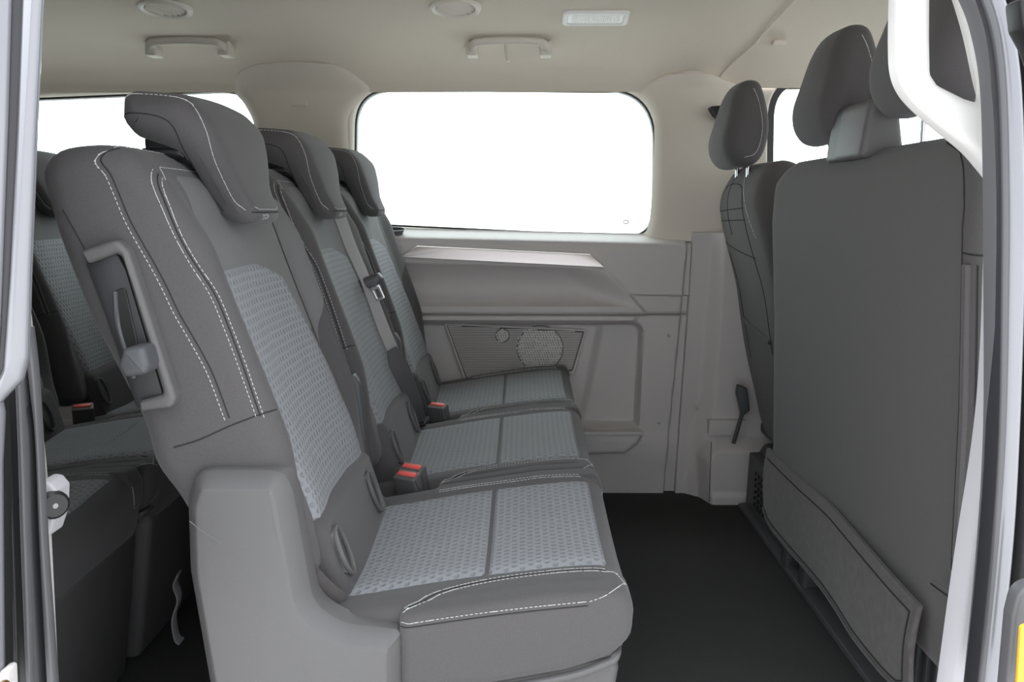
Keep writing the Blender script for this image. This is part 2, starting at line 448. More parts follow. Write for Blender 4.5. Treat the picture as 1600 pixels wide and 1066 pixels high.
# small embossed airbag plaque and the dark belt guide on the forward pillar
px_, pz_ = site(467, 162, 2.40)
link('pillar_plaque', *pillow(rr(px_-0.022, px_+0.022, pz_-0.006, pz_+0.006, 0.003), 2.399, 2.415, 0.0015, 2), M['pillar'], parent=wl)
px_, pz_ = site(1116, 173, 2.36)
link('belt_guide', *pillow(round_poly([(px_-0.012, pz_+0.012), (px_+0.03, pz_+0.016), (px_+0.03, pz_-0.03), (px_+0.004, pz_-0.012)], 0.004), 2.36, 2.42, 0.004), M['black'], parent=wl)

# ---- grey trim panels of the far side: height fields p(x,z) = how far the panel stands out from y = YW
def panel_mesh(name, fn, xs, zs, m):
    X, Z = np.meshgrid(xs, zs); P = fn(X, Z)
    V = np.stack([X, YW-P, Z], -1).reshape(-1, 3); nu = len(xs); F = []
    for j in range(len(zs)-1):
        for i in range(nu-1):
            a = j*nu+i; F.append((a, a+1, a+nu+1, a+nu))
    # edge returns towards the wall
    n0 = len(V); ring = [i for i in range(nu)]+[j*nu+nu-1 for j in range(1, len(zs))]+[(len(zs)-1)*nu+i for i in range(nu-2, -1, -1)]+[j*nu for j in range(len(zs)-2, 0, -1)]
    B = V[ring].copy(); B[:, 1] = YW+0.002; V = np.concatenate([V, B]); k = len(ring)
    for i in range(k): F.append((ring[i], ring[(i+1) % k], n0+(i+1) % k, n0+i))
    return struct(link(name, V, F, m, ang=50))
def half(X, Z, a, b):
    """signed distance to the left of line a->b"""
    dx, dz = b[0]-a[0], b[1]-a[1]; l = math.hypot(dx, dz)
    return (dx*(Z-a[1])-dz*(X-a[0]))/l
def smin(*d, k=0.012):
    e = sum(np.exp(-q/k) for q in d); return -k*np.log(e)

YP = 2.372
G1 = site(660, 492, YP)[1]           # long horizontal joint
def p_upper(X, Z):
    S = lambda a, b: site(a, b, YP)
    top = site(800, 363, 2.425)[1]-0.022*X       # sill follows the sloping lower window edge
    p = 0.058*sst(0.0, 0.030, top-Z+0.004)
    p = p+0.004*sst(0.034, 0.046, top-Z)
    # scoop with rounded right end, bounded by the diagonal edge of the forward block
    s1 = S(930, 400); s2 = S(985, 457)
    dR = -half(X, Z, s2, s1)*-1
    dR = half(X, Z, s1, s2)*-1
    zt = S(800, 413)[1]-0.05*(X-0.0)*0.6; zb = S(800, 478)[1]
    d = smin(dR, zt-Z, k=0.006)
    w = sst(0.0, 0.012, d)
    u = np.clip((Z-zb)/(zt-zb), 0, 1)
    prof = 0.012-0.052*np.sin(np.pi*np.clip(u, 0, 1)**0.8)**0.8*sst(-0.005, 0.10, dR)-0.004
    low = sst(0.0, 0.03, zb-Z+0.03)
    p = p+w*np.where(Z > zb, prof, 0.008)
    # lower edge of the forward block
    zblk = S(1000, 459)[1]-0.02*(X-0.3)
    p = p-0.012*sst(0.0, 0.006, zblk-Z)*sst(-0.01, 0.002, -dR)
    # roll over at right edge and bottom joint
    p = p-0.010*sst(0.010, 0.0, Z-G1)
    p = p-0.02*sst(0.008, 0.0, XR(Z)-X)
    return p
def XR(Z): return np.interp(Z, [0.0, 0.13, 0.55, 0.80], [site(1055, 770, YP)[0], site(1060, 680, YP)[0], site(1075, 495, YP)[0], site(1083, 372, YP)[0]])
def warp(fn):
    def f(X, Z): return fn(X, Z)
    return f
xs = np.concatenate([np.linspace(-1.75, -0.45, 60)[:-1], np.linspace(-0.45, 0.515, 240)])
up = panel_mesh('trim_1', p_upper, xs, np.concatenate([np.linspace(G1+0.001, 0.70, 50)[:-1], np.linspace(0.70, 0.835, 60)]), M['panel'])

RC = [site(1012, 512, YP), site(1000, 680, YP)]
def p_lower(X, Z):
    S = lambda a, b: site(a, b, YP)
    p = np.full_like(X, 0.056)
    # recess under the ledge
    a, b = S(1012, 500), S(1004, 690)
    c0, c1 = S(996, 496), S(1016, 522)
    zl = S(700, 503)[1]
    d = smin(half(X, Z, b, a)*1, zl-Z-0.035*X*0+(-0.0), Z-S(950, 672)[1], half(X, Z, c1, c0)*1, k=0.004)
    rec = sst(0.0, 0.016, d)
    depth = 0.030
    pk = S(930, 515); pk2 = S(905, 640)
    dp = half(X, Z, pk, pk2)            # right of this slanted edge lies the deeper pocket
    depth = depth+0.021*sst(0.0, 0.035, dp)
    p = p-rec*depth
    p = p+0.012*sst(0.0, 0.006, Z-zl)*sst(0.0, 0.02, S(1000, 500)[0]-X)   # ledge lip
    # soft bulge under the tray
    q1 = S(935, 700)
    p = p+0.010*sst(0.0, 0.05, S(950, 672)[1]-Z)*sst(0.06, -0.02, S(950, 715)[1]-Z)*0.6
    p = p-0.010*sst(0.006, 0.0, G1-Z)
    p = p-0.02*sst(0.008, 0.0, XR(Z)-X)
    return p
lowp = panel_mesh('trim_2', p_lower, xs, np.linspace(-0.02, G1-0.001, 170), M['panel'])

n = len(up.data.vertices); co = np.empty(n*3); up.data.vertices.foreach_get('co', co); co = co.reshape(-1, 3)
co[:, 2] = np.minimum(co[:, 2], site(800, 363, 2.425)[1]-0.022*co[:, 0]+0.004); up.data.vertices.foreach_set('co', co.ravel()); up.data.update()
# trim the two panels to their slanting front edge by shearing the last columns
for o in (up, lowp):
    n = len(o.data.vertices); co = np.empty(n*3); o.data.vertices.foreach_get('co', co); co = co.reshape(-1, 3)
    f = np.clip((co[:, 0]-0.30)/(0.515-0.30), 0, 1); co[:, 0] += f*(XR(co[:, 2])-0.515)
    o.data.vertices.foreach_set('co', co.ravel()); o.data.update()

# silver decor strip
st = round_poly([(*site(624, 402, 2.362), 0.002), (*site(652, 384, 2.362), 0.004), (*site(922, 397, 2.362), 0.004), (*site(946, 418, 2.362), 0.002)], 0.003, 3)
V, F = pillow(st, 2.352, 2.38, 0.004, 3)
link('decor_strip', [(v[0], v[1]+(v[2]-0.727)*0.20, v[2]) for v in V], F, M['silver'], parent=up)
# two cup recesses in the sill
for (a, b, w) in ((613, 359, 0.040), (972, 379, 0.052)):
    x, z = site(a, b, 2.395)
    ring = [(x+w*math.cos(t), 2.395+0.020*math.sin(t), z-0.001-0.004*math.sin(t)*0+0.010*(math.sin(t)*0.5)) for t in np.linspace(0, 2*math.pi, 29)[:-1]]
    V = [(p[0], p[1], p[2]+0.002) for p in ring]+[(x+(p[0]-x)*0.9, 2.395+(p[1]-2.395)*0.82, p[2]+0.0035) for p in ring]+[(x+(p[0]-x)*0.78, 2.395+(p[1]-2.395)*0.7, p[2]-0.012) for p in ring]
    F = []
    for k in range(2):
        for i in range(28): F.append((k*28+i, k*28+(i+1) % 28, (k+1)*28+(i+1) % 28, (k+1)*28+i))
    F.append(tuple(56+i for i in range(28)))
    link('cup_recess', V, F, M['panel_dark'], parent=up)
# screws
for (a, b) in ((1045, 525), (1030, 661)):
    x, z = site(a, b, YP); link('screw_cap', *disc((x, YP+0.004, z), (0, -1, 0), 0.0055, 0.006, 16, 0.002), M['trim_grey'], parent=lowp)
# tray with its cup
S = lambda a, b: site(a, b, 2.36)
tx0, tz = S(918, 676); tx1 = S(1003, 676)[0]
tray = plate([(tx0-0.02, 2.30), (tx1, 2.30), (tx1, 2.42), (tx0-0.02, 2.42)], [[(tx0+0.012+0.038+0.038*math.cos(t)*1.0, 2.35+0.030*math.sin(t)) for t in np.linspace(0, 2*math.pi, 25)[:-1]]], 0, 0.012, 0.003)
link('tray_shelf', [(v[0], v[2]+0.035, tz-0.003+v[1]) for v in tray[0]], tray[1], M['panel'], parent=lowp)
link('tray_cup', *tube([(tx0+0.05, 2.385, tz), (tx0+0.05, 2.385, tz-0.03)], 0.034, 20), M['panel_dark'], parent=lowp)
# tapered apron below the tray
link('tray_apron', *pillow(round_poly([(tx0-0.03, tz+0.004), (tx1+0.002, tz+0.004), (tx1-0.012, tz-0.03), (tx1-0.05, tz-0.062), (tx0-0.03, tz-0.066)], 0.012), 2.34, 2.40, 0.014), M['panel'], parent=lowp)
# speaker grille: sloping bars, broken into short bars over the two speakers
q = sites(2.39, [(693, 505), (917, 515), (898, 584), (728, 604)])
link('speaker_panel', *plate(round_poly(q, 0.006, 3), [round_poly(inset(q, 0.010).tolist(), 0.004, 3)], 2.388, 2.402, 0.003), M['panel'], parent=lowp)
link('speaker_backing', *pillow(round_poly(inset(q, 0.006).tolist(), 0.004), 2.3985, 2.404, 0.001, 1), M['seat_plastic'], parent=lowp)
qi = inset(q, 0.014); gb = MB(); gl = MB()
zt_, zb_ = max(p[1] for p in qi), min(p[1] for p in qi)
c1x, c1z = site(844, 545, 2.39); c2x, c2z = site(785, 525, 2.39)
z = zt_-0.002; row = 0
def xcross(poly, z):
    out = []
    for i in range(len(poly)):
        a, b = poly[i-1], poly[i]
        if (a[1]-z)*(b[1]-z) < 0: out.append(a[0]+(b[0]-a[0])*(z-a[1])/(b[1]-a[1]))
    return sorted(out)
while z > zb_+0.003:
    c = xcross(qi, z)
    if len(c) >= 2:
        x0, x1 = c[0], c[-1]; L = 0.016; x = x0+(row % 2)*L/2
        gb.add(rbox(x0, x1, 2.3945, 2.3985, z-0.0018, z+0.0018, 0.0006, 1))
        while x+L*0.8 < x1:
            xm = x+L*0.4
            in1 = math.hypot(xm-c1x, z-c1z) < 0.069; in2 = math.hypot(xm-c2x, z-c2z) < 0.020
            if in1 or in2: gl.add(rbox(x, x+L*(0.22+0.25*random.random()), 2.3915, 2.3960, z-0.0012, z+0.0026, 0.0006, 1))
            x += L*(0.5 if (in1 or in2) else 1)
    z -= 0.0052; row += 1
gb.build('grille_bars', M['panel'], lowp, kind='stuff'); gl.build('grille_mesh', M['white_plastic'], lowp, kind='stuff')
for (cx_, cz_, r_) in ((c1x, c1z, 0.070), (c2x, c2z, 0.021)):
    link('speaker_rim', *tube([(cx_+r_*math.cos(t), 2.394, cz_+r_*math.sin(t)) for t in np.linspace(0, 2*math.pi, 49)], 0.0012, 5, (0, 1, 0)), M['panel_dark'], parent=lowp)

# lower cover of the forward pillar, foot bulging out at the floor
def p_foot(X, Z):
    p = 0.055+0.035*sst(0.0, 0.05, X-np.interp(Z, [0, .15, .3, .8], [0.505, 0.515, 0.535, 0.545]))
    d = X-np.interp(Z, [0.0, 0.13, 0.20, 0.3], [0.545, 0.535, 0.565, 0.58])
    p = p+0.055*sst(0.0, 0.03, d)*sst(0.20, 0.155, Z)
    p = p+0.010*sst(0.04, 0.02, Z)*sst(0.0, 0.03, d)
    return p
ft = panel_mesh('trim_3', p_foot, np.linspace(0.488, 0.80, 90), np.linspace(-0.005, 0.80, 170), M['panel'])
n = len(ft.data.vertices); co = np.empty(n*3); ft.data.vertices.foreach_get('co', co); co = co.reshape(-1, 3)
f = np.clip((0.60-co[:, 0])/(0.60-0.488), 0, 1); co[:, 0] += f*(XR(co[:, 2])+0.001-0.488); ft.data.vertices.foreach_set('co', co.ravel()); ft.data.update()
x, z = site(1088, 639, 2.345); link('screw_cap', *disc((x, 2.347, z), (0, -1, 0), 0.0055, 0.006, 16, 0.002), M['trim_grey'], parent=ft)
x0, z0 = site(1111, 660, 2.30); x1, z1 = site(1152, 684, 2.30)
link('access_cover', *pillow(round_poly([(x0, z1), (x1+0.03, z1), (x1+0.03, z0), (x0, z0)], 0.004), 2.322, 2.36, 0.002, 2), M['panel'], parent=ft)
link('cover_joint', *tube([(x0, 2.286, z1-0.01), (x0, 2.285, 0.05), (x0-0.001, 2.276, 0.01)], 0.001, 5), M['seam'], parent=ft)

# rear end, front end, near side (out of view mostly; they shade the cabin)
wr = struct(link('wall_rear', *plate([(0.80, 0.0), (2.47, 0.0), (2.47, 1.36), (0.80, 1.36)], [round_poly([(0.98, 0.78), (2.30, 0.78), (2.26, 1.24), (1.02, 1.24)], 0.08)], 0, 0.05, 0.01), M['panel']))
me = wr.data
for v in me.vertices: v.co = (-2.1-v.co.y, v.co.x, v.co.z)
r = sroot('window_4', (-2.12, 0, 0))
V, F = pillow(round_poly([(0.97, 0.77), (2.31, 0.77), (2.27, 1.25), (1.01, 1.25)], 0.08), 0, 0.004, 0.001, 1)
link('glass', [(v[1], v[0], v[2]) for v in V], F, M['tinted'], parent=r)
dash = struct(link('trim_4', *pillow(round_poly([(1.40, 0.0), (1.40, 0.55, 0.05), (1.48, 0.74, 0.05), (1.85, 0.80), (1.95, 0.0)], 0.04), 0.80, 2.46, 0.03), M['panel_dark']))
r = sroot('window_5', (0, 0, 0))
link('glass', [(2.05, 0.82, 0.78), (2.05, 2.44, 0.78), (1.70, 2.40, 1.29), (1.70, 0.86, 1.29), (2.054, 0.82, 0.78), (2.054, 2.44, 0.78), (1.704, 2.40, 1.29), (1.704, 0.86, 1.29)],
     [(0, 1, 2, 3), (7, 6, 5, 4), (0, 4, 5, 1), (1, 5, 6, 2), (2, 6, 7, 3), (3, 7, 4, 0)], M['glass'], parent=r)
wn = struct(link('wall_right', *plate([(-2.1, -0.05), (-0.56, -0.05), (-0.53, 0.55), (-0.53, 1.22), (-2.1, 1.22)], [round_poly([(-1.85, 0.80), (-0.78, 0.80), (-0.78, 1.15), (-1.8, 1.15)], 0.06)], 0.815, 0.86, 0.01), M['panel']))
link('quarter_glass', *pillow(round_poly([(-1.87, 0.78), (-0.76, 0.78), (-0.76, 1.17), (-1.82, 1.17)], 0.06), 0.822, 0.826, 0.001, 1), M['tinted'], parent=wn)
struct(link('trim_5', *rbox(-2.1, 1.9, 0.76, 0.84, 1.205, 1.33, 0.02), M['pillar']))       # header above the door
struct(link('trim_6', *rbox(-2.1, 1.9, 0.72, 0.82, -0.32, -0.002, 0.02), M['panel']))      # door step edge

# ================================================================== SEATS
YN, PITCH = 1.17, 0.48
def at_y(px, py, y): x, z = site(px, py, y); return (x, y, z)
BACK = [(-0.27, 0.40), (-0.282, 0.47), (-0.315, 0.57), (-0.345, 0.66), (-0.38, 0.76), (-0.408, 0.845), (-0.424, 0.895), (-0.436, 0.925), (-0.458, 0.941), (-0.50, 0.945), (-0.54, 0.938), (-0.559, 0.915),
        (-0.556, 0.885), (-0.546, 0.835), (-0.52, 0.75), (-0.493, 0.685), (-0.464, 0.615), (-0.452, 0.56), (-0.435, 0.50), (-0.40, 0.42), (-0.36, 0.385), (-0.30, 0.38)]
BACK = [(x, z) if i < 7 or i > 17 else (x*1.03, 0.872+(z-0.872)*1.03) for i, (x, z) in enumerate(BACK)]
BACKP = resample(spline(BACK, True, 8), 0.011, True)
def edge_x(P, z, front=True):
    xs = []
    for i in range(len(P)):
        a, b = P[i-1], P[i]
        if (a[1]-z)*(b[1]-z) <= 0 and a[1] != b[1]: xs.append(a[0]+(b[0]-a[0])*(z-a[1])/(b[1]-a[1]))
    return (max if front else min)(xs) if xs else None
def bolster(y, z, hw=0.215):
    v = abs(y)/hw
    return 0.028*float(sst(0.74, 0.90, v))*float(sst(0.92, 0.82, z))*float(sst(0.44, 0.60, z)) - 0.006*float(sst(0.6, 0.2, v))
def back_def(x, y, z):
    zz = min(max(z, 0.40), 0.935); a = edge_x(BACKP, zz); b = edge_x(BACKP, zz, False)
    if a is None: return (x, y, z)
    f = float(sst(0.35, 0.85, (x-b)/max(a-b, 0.02)))
    return (x+bolster(y, z)*f, y, z)
def back_front(y, z): return edge_x(BACKP, z)+bolster(y, z)

def back_patch(yl, yr, zb, zt, lift, nu=16, nv=30, ztop=None, zbot=None, th=0.004, raise_mid=0.0):
    """upholstery panel lying on the front of the backrest; yl, yr functions of z; edges tucked in"""
    V = []; UV = []; F = []
    for j in range(nv+1):
        for i in range(nu+1):
            s = i/nu; t = j/nv
            y0, y1 = yl(0), yr(0)
            y = y0+(y1-y0)*s
            b = zb(y); T = zt(y); z = b+(T-b)*t
            yy = yl(z)+(yr(z)-yl(z))*s
            e = min(min(s, 1-s)*(yr(z)-yl(z)), min(t, 1-t)*(T-b))
            k = math.sqrt(max(0, 1-(1-min(1, e/0.007))**2))
            V.append((back_front(yy, z)-0.003+(lift+0.003)*k, yy, z)); UV.append((yy+1, z*1.06))
    for j in range(nv):
        for i in range(nu):
            a = j*(nu+1)+i; F.append((a, a+1, a+nu+2, a+nu+1))
    return V, F, UV

CUSH = [(-0.31, 0.28), (-0.31, 0.318), (-0.285, 0.336), (-0.20, 0.351), (-0.10, 0.369), (0.0, 0.383), (0.07, 0.391), (0.115, 0.391), (0.138, 0.373), (0.143, 0.340), (0.132, 0.300), (0.115, 0.27), (0.08, 0.258), (-0.10, 0.255), (-0.27, 0.255)]
CUSHP = resample(spline(CUSH, True, 8), 0.010, True)
def cush_z(x):
    Q = [(p[1], p[0]) for p in CUSHP]; return edge_x(Q, x)
def cb(y): v = abs(y)/0.215; return 0.003*float(sst(0.70, 0.85, v))-0.004*float(sst(0.7, 0.2, v))+0.004+0.010*float(sst(-0.10, 0.20, y))
def cush_def(x, y, z): return (x, y, z+cb(y)*float(sst(0.30, 0.35, z)))
def cush_patch(x0, x1, y0, y1, lift, nu=34, nv=20, skew=0.0):
    V = []; UV = []; F = []
    for j in range(nv+1):
        for i in range(nu+1):
            x = x0+(x1-x0)*i/nu; y = y0+(y1-y0)*j/nv
            e = min(min(i/nu, 1-i/nu)*(x1-x0), min(j/nv, 1-j/nv)*(y1-y0)); k = math.sqrt(max(0, 1-(1-min(1, e/0.006))**2))
            V.append((x, y, cush_z(x)+cb(y)-0.003+(lift+0.003)*k)); UV.append((y+1, x+1))
    for j in range(nv):
        for i in range(nu):
            a = j*(nu+1)+i; F.append((a, a+1, a+nu+2, a+nu+1))
    return V, F, UV

HEAD = [site(a, b, 1.055+0.060*float(sst(190, 340, b))) for a, b in [(187, 152), (203, 142), (284, 148), (322, 184), (346, 238), (372, 292), (397, 330), (396, 348), (372, 352), (344, 338), (318, 298), (296, 262), (278, 243), (252, 228), (206, 214), (186, 190)]]
HEADP = resample(round_poly([(*HEAD[i], r) for i, r in enumerate([.012, .012, .03, .05, .06, .06, .02, .016, .02, .02, .05, .05, .03, .03, .016, .014])], seg=6), 0.007, True)
def head_def(x, y, z):
    w = 1-0.52*float(sst(0.995, 0.855, z))
    return (x+0.006*(1-(y/0.135)**2), y*w, z+0.005*(1-(y/0.135)**2)*float(sst(0.93, 1.0, z)))

def make_seat(label, yc):
    root = thing('van_seat', label, 'seat', (0, yc, 0), 'cloth seats of the two rear rows')
    # base shell with rounded lip
    base = round_poly([(-0.33, 0.0, 0.01), (0.085, 0.0, 0.02), (0.112, 0.17, 0.06), (0.128, 0.282, 0.012), (0.120, 0.300, 0.008), (-0.30, 0.268, 0.01), (-0.36, 0.20, 0.04)], seg=5)
    link('seat_base', *pillow(base, -0.218, 0.21, 0.012, 3), M['seat_plastic'], root)
    # backrest
    V, F = pillow(BACKP, -0.215, 0.215, 0.034, 6, 22, back_def)
    back = link('backrest', V, F, M['charcoal'], root, ang=60); bv = bvh_of(V, F)
    pv = back_patch(lambda z: -0.162, lambda z: 0.158, lambda y: 0.668+0.0*y, lambda y: 0.918, 0.0025, 18, 24)
    link('shoulder_panel', pv[0], pv[1], M['greyfab'], root, ang=60, uv=pv[2])
    # side gusset of the shoulder panel, running down to a point on the far bolster
    V2 = []; F2 = []; nz = 22; nu = 8
    for j in range(nz+1):
        z = 0.645+(0.885-0.645)*j/nz; y0 = 0.150; y1 = 0.150+0.046*float(np.interp(z, [0.645, 0.72, 0.885], [0.02, 0.9, 1.0]))
        for i in range(nu+1):
            y = y0+(y1-y0)*i/nu; h = cast(bv, (2, y, z), (-1, 0, 0)); p = np.array(h[0])+np.array(h[1])*0.0016; V2.append(tuple(p))
    for j in range(nz):
        for i in range(nu): a = j*(nu+1)+i; F2.append((a, a+1, a+nu+2, a+nu+1))
    link('shoulder_gusset', V2, F2, M['greyfab'], root, ang=60)
    pv = back_patch(lambda z: float(np.interp(z, [0.42, 0.55, 0.72, 0.80], [-0.152, -0.164, -0.168, -0.168])), lambda z: float(np.interp(z, [0.42, 0.52, 0.60, 0.68, 0.76, 0.80], [0.150, 0.164, 0.155, 0.128, 0.100, 0.09])),
                    lambda y: 0.425, lambda y: 0.795-2.2*max(0, y-0.035)**2-3.0*max(0, -y-0.135)**1.5, 0.007, 26, 52)
    link('back_insert', pv[0], pv[1], M['hex'], root, ang=60, uv=pv[2])
    # stitching and seams of the backrest
    sd = []; sm = []
    A = sites(0.962, [(229, 263), (236, 285), (255, 323), (276, 368), (299, 410), (329, 459), (351, 511), (374, 571), (403, 652)])
    B = [(a+0.0080, b+0.001) for a, b in A]
    for P_ in (spline(A, n=8), spline(B, n=8)): sd.append(side_path(bv, P_))
    E_ = spline(sites(0.985, [(186, 236), (172, 242), (168, 256)])+sites(0.966, [(172, 275), (184, 302), (202, 345), (221, 380), (240, 413), (259, 449), (278, 489), (304, 534), (330, 583), (356, 652)]), n=6)
    top_l = [(-0.478, 0.93)]
    sd.append(side_path(bv, E_))
    tp = top_path(bv, [(-0.487, -0.195), (-0.482, -0.17), (-0.47, -0.12), (-0.468, 0.12), (-0.480, 0.17), (-0.487, 0.195)])
    sd.append(tp)
    sd.append([(p, n_) for p, n_ in side_path(bv, [(x, z) for x, z in spline(A, n=8)], d=(0, -1, 0), far=-2)])
    sd.append([(p, n_) for p, n_ in side_path(bv, [(x, z) for x, z in spline(B, n=8)], d=(0, -1, 0), far=-2)])
    sd.append(front_path(bv, [(-0.19, 0.905), (-0.175, 0.921), (0.175, 0.921), (0.19, 0.905)]))
    stitches(sd).build('stitching', M['thread'], root, kind='stuff')
    lowseam = side_path(bv, spline([(-0.432, 0.578), (-0.40, 0.588), (-0.36, 0.606), (-0.322, 0.620), (-0.300, 0.622)], n=6))
    rs = side_path(bv, spline([(-0.545, 0.87), (-0.525, 0.83), (-0.50, 0.77), (-0.47, 0.70)], n=6))
    C2 = [(a+0.0043, b+0.002) for a, b in A]
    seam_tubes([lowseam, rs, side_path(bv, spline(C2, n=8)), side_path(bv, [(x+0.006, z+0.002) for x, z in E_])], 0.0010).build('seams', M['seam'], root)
    # headrest
    V, F = pillow(HEADP, -0.128, 0.128, 0.028, 5, 10, head_def)
    hd = link('headrest', V, F, M['charcoal'], root, ang=60); hv = bvh_of(V, F)
    up_ = [site(a, b, 1.055+0.060*float(sst(190, 340, b))) for a, b in [(190, 158), (208, 147), (280, 153), (306, 172), (322, 205), (342, 262), (366, 310), (382, 326)]]
    lo_ = [site(a, b, 1.055+0.060*float(sst(190, 340, b))) for a, b in [(188, 185), (206, 178), (252, 183), (276, 200), (292, 240), (320, 290), (350, 330)]]
    p1 = side_path(hv, spline(up_, n=8)); p2 = side_path(hv, spline(up_, n=8), d=(0, -1, 0), far=-2)
    p3 = front_path(hv, [(-0.052, 0.8735), (-0.04, 0.870), (0.04, 0.870), (0.052, 0.8735)])
    stitches([p1, p2, p3]).build('headrest_stitching', M['thread'], hd, kind='stuff')
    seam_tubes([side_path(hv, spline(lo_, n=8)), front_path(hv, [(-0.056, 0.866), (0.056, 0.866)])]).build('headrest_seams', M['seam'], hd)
    for s in (-0.06, 0.06):
        link('headrest_post', *tube([(-0.478, s, 0.93), (-0.473, s, 0.965)], 0.0055, 10), M['chrome'], hd)
    link('headrest_bracket', *pillow(round_poly([(-0.50, 0.944), (-0.43, 0.925), (-0.44, 0.955), (-0.50, 0.966)], 0.006), -0.09, 0.09, 0.006), M['black'], hd)
    link('post_collar', *pillow(round_poly([(-0.508, 0.936), (-0.44, 0.936), (-0.448, 0.950), (-0.50, 0.950)], 0.006), -0.10, 0.10, 0.006), M['black'], root)
    # little printed tag at the lower corner of the headrest
    h = cast(hv, (2, -0.02, 0.859), (-1, 0, 0))
    if h:
        p = np.array(h[0]); nn = np.array(h[1]); tmb = MB()
        yy = np.array([0, 1, 0.0]); zz = np.cross(nn, yy); zz /= np.linalg.norm(zz); yy = np.cross(zz, nn)
        def bit(u0, u1, w0, w1, lift):
            c = [p+yy*u0+zz*w0, p+yy*u1+zz*w0, p+yy*u1+zz*w1, p+yy*u0+zz*w1]
            return ([tuple(k+nn*lift) for k in c]+[tuple(k-nn*0.001) for k in c], [(0, 1, 2, 3), (0, 1, 5, 4), (1, 2, 6, 5), (2, 3, 7, 6), (3, 0, 4, 7)])
        for (u, w, ww, hh) in ((-.011, .001, .006, .003), (-.010, -.004, .003, .003), (-.003, -.003, .006, .003), (.0, .002, .004, .003), (.006, -.002, .004, .005)):
            tmb.add(bit(u, u+ww, w, w+hh, 0.0008))
        tmb.build('headrest_tag', M['webbing'], hd)
    # lower backrest cover between back and cushion, with its two anchor guides
    lowc = round_poly([(-0.33, 0.31), (-0.222, 0.325), (-0.262, 0.455), (-0.30, 0.47)], 0.02)
    link('lower_back_cover', *pillow(lowc, -0.16, 0.165, 0.02, 4), M['greyfab'] if False else M['charcoal'], root)
    for s in (-0.135, 0.095):
        g = [(-0.226, 0.378), (-0.240, 0.418), (-0.255, 0.450)]
        loop = []
        for (x, z) in ((-0.219, 0.362), (-0.250, 0.452)): pass
        c = np.array([-0.2445, s, 0.408]); d = np.array([-0.032, 0, 0.092]); d /= np.linalg.norm(d)
        path = [tuple(c+d*(0.035*math.sin(t))+np.array([0.002, 0.016*math.cos(t), 0])) for t in np.linspace(0, 2*math.pi, 25)]
        lp = link('anchor_guide', *sweep(path, rrect(0.007, 0.005, 0.002), (1, 0, 0.35)), M['seat_plastic'], root)
        link('guide_pocket', *pillow(round_poly([(-0.246, 0.376), (-0.2345, 0.378), (-0.2550, 0.441), (-0.266, 0.438)], 0.003), s-0.013, s+0.013, 0.004, 2), M['panel_dark'], lp)
    # cushion
    V, F = pillow(CUSHP, -0.213, 0.213, 0.022, 5, 20, cush_def)
    cu = link('cushion', V, F, M['charcoal'], root, ang=60); cv = bvh_of(V, F)
    pv = cush_patch(-0.250, -0.047, -0.160, 0.160, 0.004); pw = cush_patch(-0.0455, 0.118, -0.160, 0.160, 0.004)
    link('cushion_insert', pv[0], pv[1], M['hex'], root, ang=60, uv=pv[2]); link('cushion_insert', pw[0], pw[1], M['hex'], root, ang=60, uv=pw[2])
    # side bolsters, standing out at the front
    SB = resample(round_poly([(-0.155, 0.258, .01), (-0.04, 0.268, .1), (0.06, 0.288, .08), (0.116, 0.308, .02), (0.141, 0.335, .03), (0.1435, 0.374, .02), (0.132, 0.400, .016), (0.03, 0.393, .08), (-0.06, 0.379, .08), (-0.155, 0.364, .012)], seg=6), 0.010, True)
    V, F = pillow(SB, -0.236, -0.168, 0.016, 5, 4, None, 0.01)
    sb = link('side_bolster', V, F, M['charcoal'], root, ang=60); sv = bvh_of(V, F)
    V2, F2 = pillow([(a, b+0.012*float(sst(0.30, 0.35, b))) for a, b in SB], 0.168, 0.222, 0.012, 4, 4)
    link('side_bolster', V2, F2, M['charcoal'], root, ang=60); sv2 = bvh_of(V2, F2)
    lipp = [(x, -0.231, z) for x, z in [(-0.15, 0.252), (-0.04, 0.2615), (0.06, 0.2815), (0.106, 0.299), (0.120, 0.308)]]+[(0.126, -0.20, 0.310), (0.126, -0.10, 0.305), (0.126, 0.16, 0.305)]
    link('base_lip', *sweep(spline(lipp, n=5), rrect(0.009, 0.010, 0.003), (0, -0.15, 1)), M['seat_plastic'], root)
    oth = spline([(-0.152, 0.353), (-0.06, 0.368), (0.02, 0.379), (0.084, 0.386)], n=8)
    sp = [side_path(sv, oth), side_path(sv2, oth, d=(0, -1, 0), far=-2)]
    Vc, Fc = pillow(CUSHP, -0.213, 0.213, 0.022, 5, 20, cush_def); mbv = MB(); mbv.add((Vc, Fc)).add((V, F)).add((V2, F2)); uv_ = bvh_of(mbv.V, mbv.F)
    for yy in (-0.176, -0.186):
        o_ = yy+0.176
        sp.append(top_path(uv_, spline([(-0.15, -0.212+o_), (-0.10, -0.184+o_), (-0.03, -0.168+o_), (0.05, -0.165+o_), (0.112, -0.168+o_)]+([(0.126, -0.186), (0.134, -0.205)] if o_ < 0 else []), n=6)))
    for yy in (0.176, 0.184):
        sp.append(top_path(uv_, [(-0.145, yy), (0.06, yy), (0.10, yy-0.004)]))
    sp.append([h for h in (cast(uv_, (2, 0.176, z), (-1, 0, 0)) for z in np.linspace(0.385, 0.345, 8)) if h])
    tip = resample(spline([(0.086, -0.236, 0.3865), (0.104, -0.233, 0.392), (0.119, -0.224, 0.397), (0.130, -0.210, 0.397), (0.138, -0.197, 0.391)], n=6), 0.004)
    dd = np.array([-0.25, 0.7, -0.67]); sp.append([h for h in (cast(uv_, tuple(np.array(t_)-dd), tuple(dd)) for t_ in tip) if h])
    stitches(sp).build('cushion_stitching', M['thread'], cu, kind='stuff')
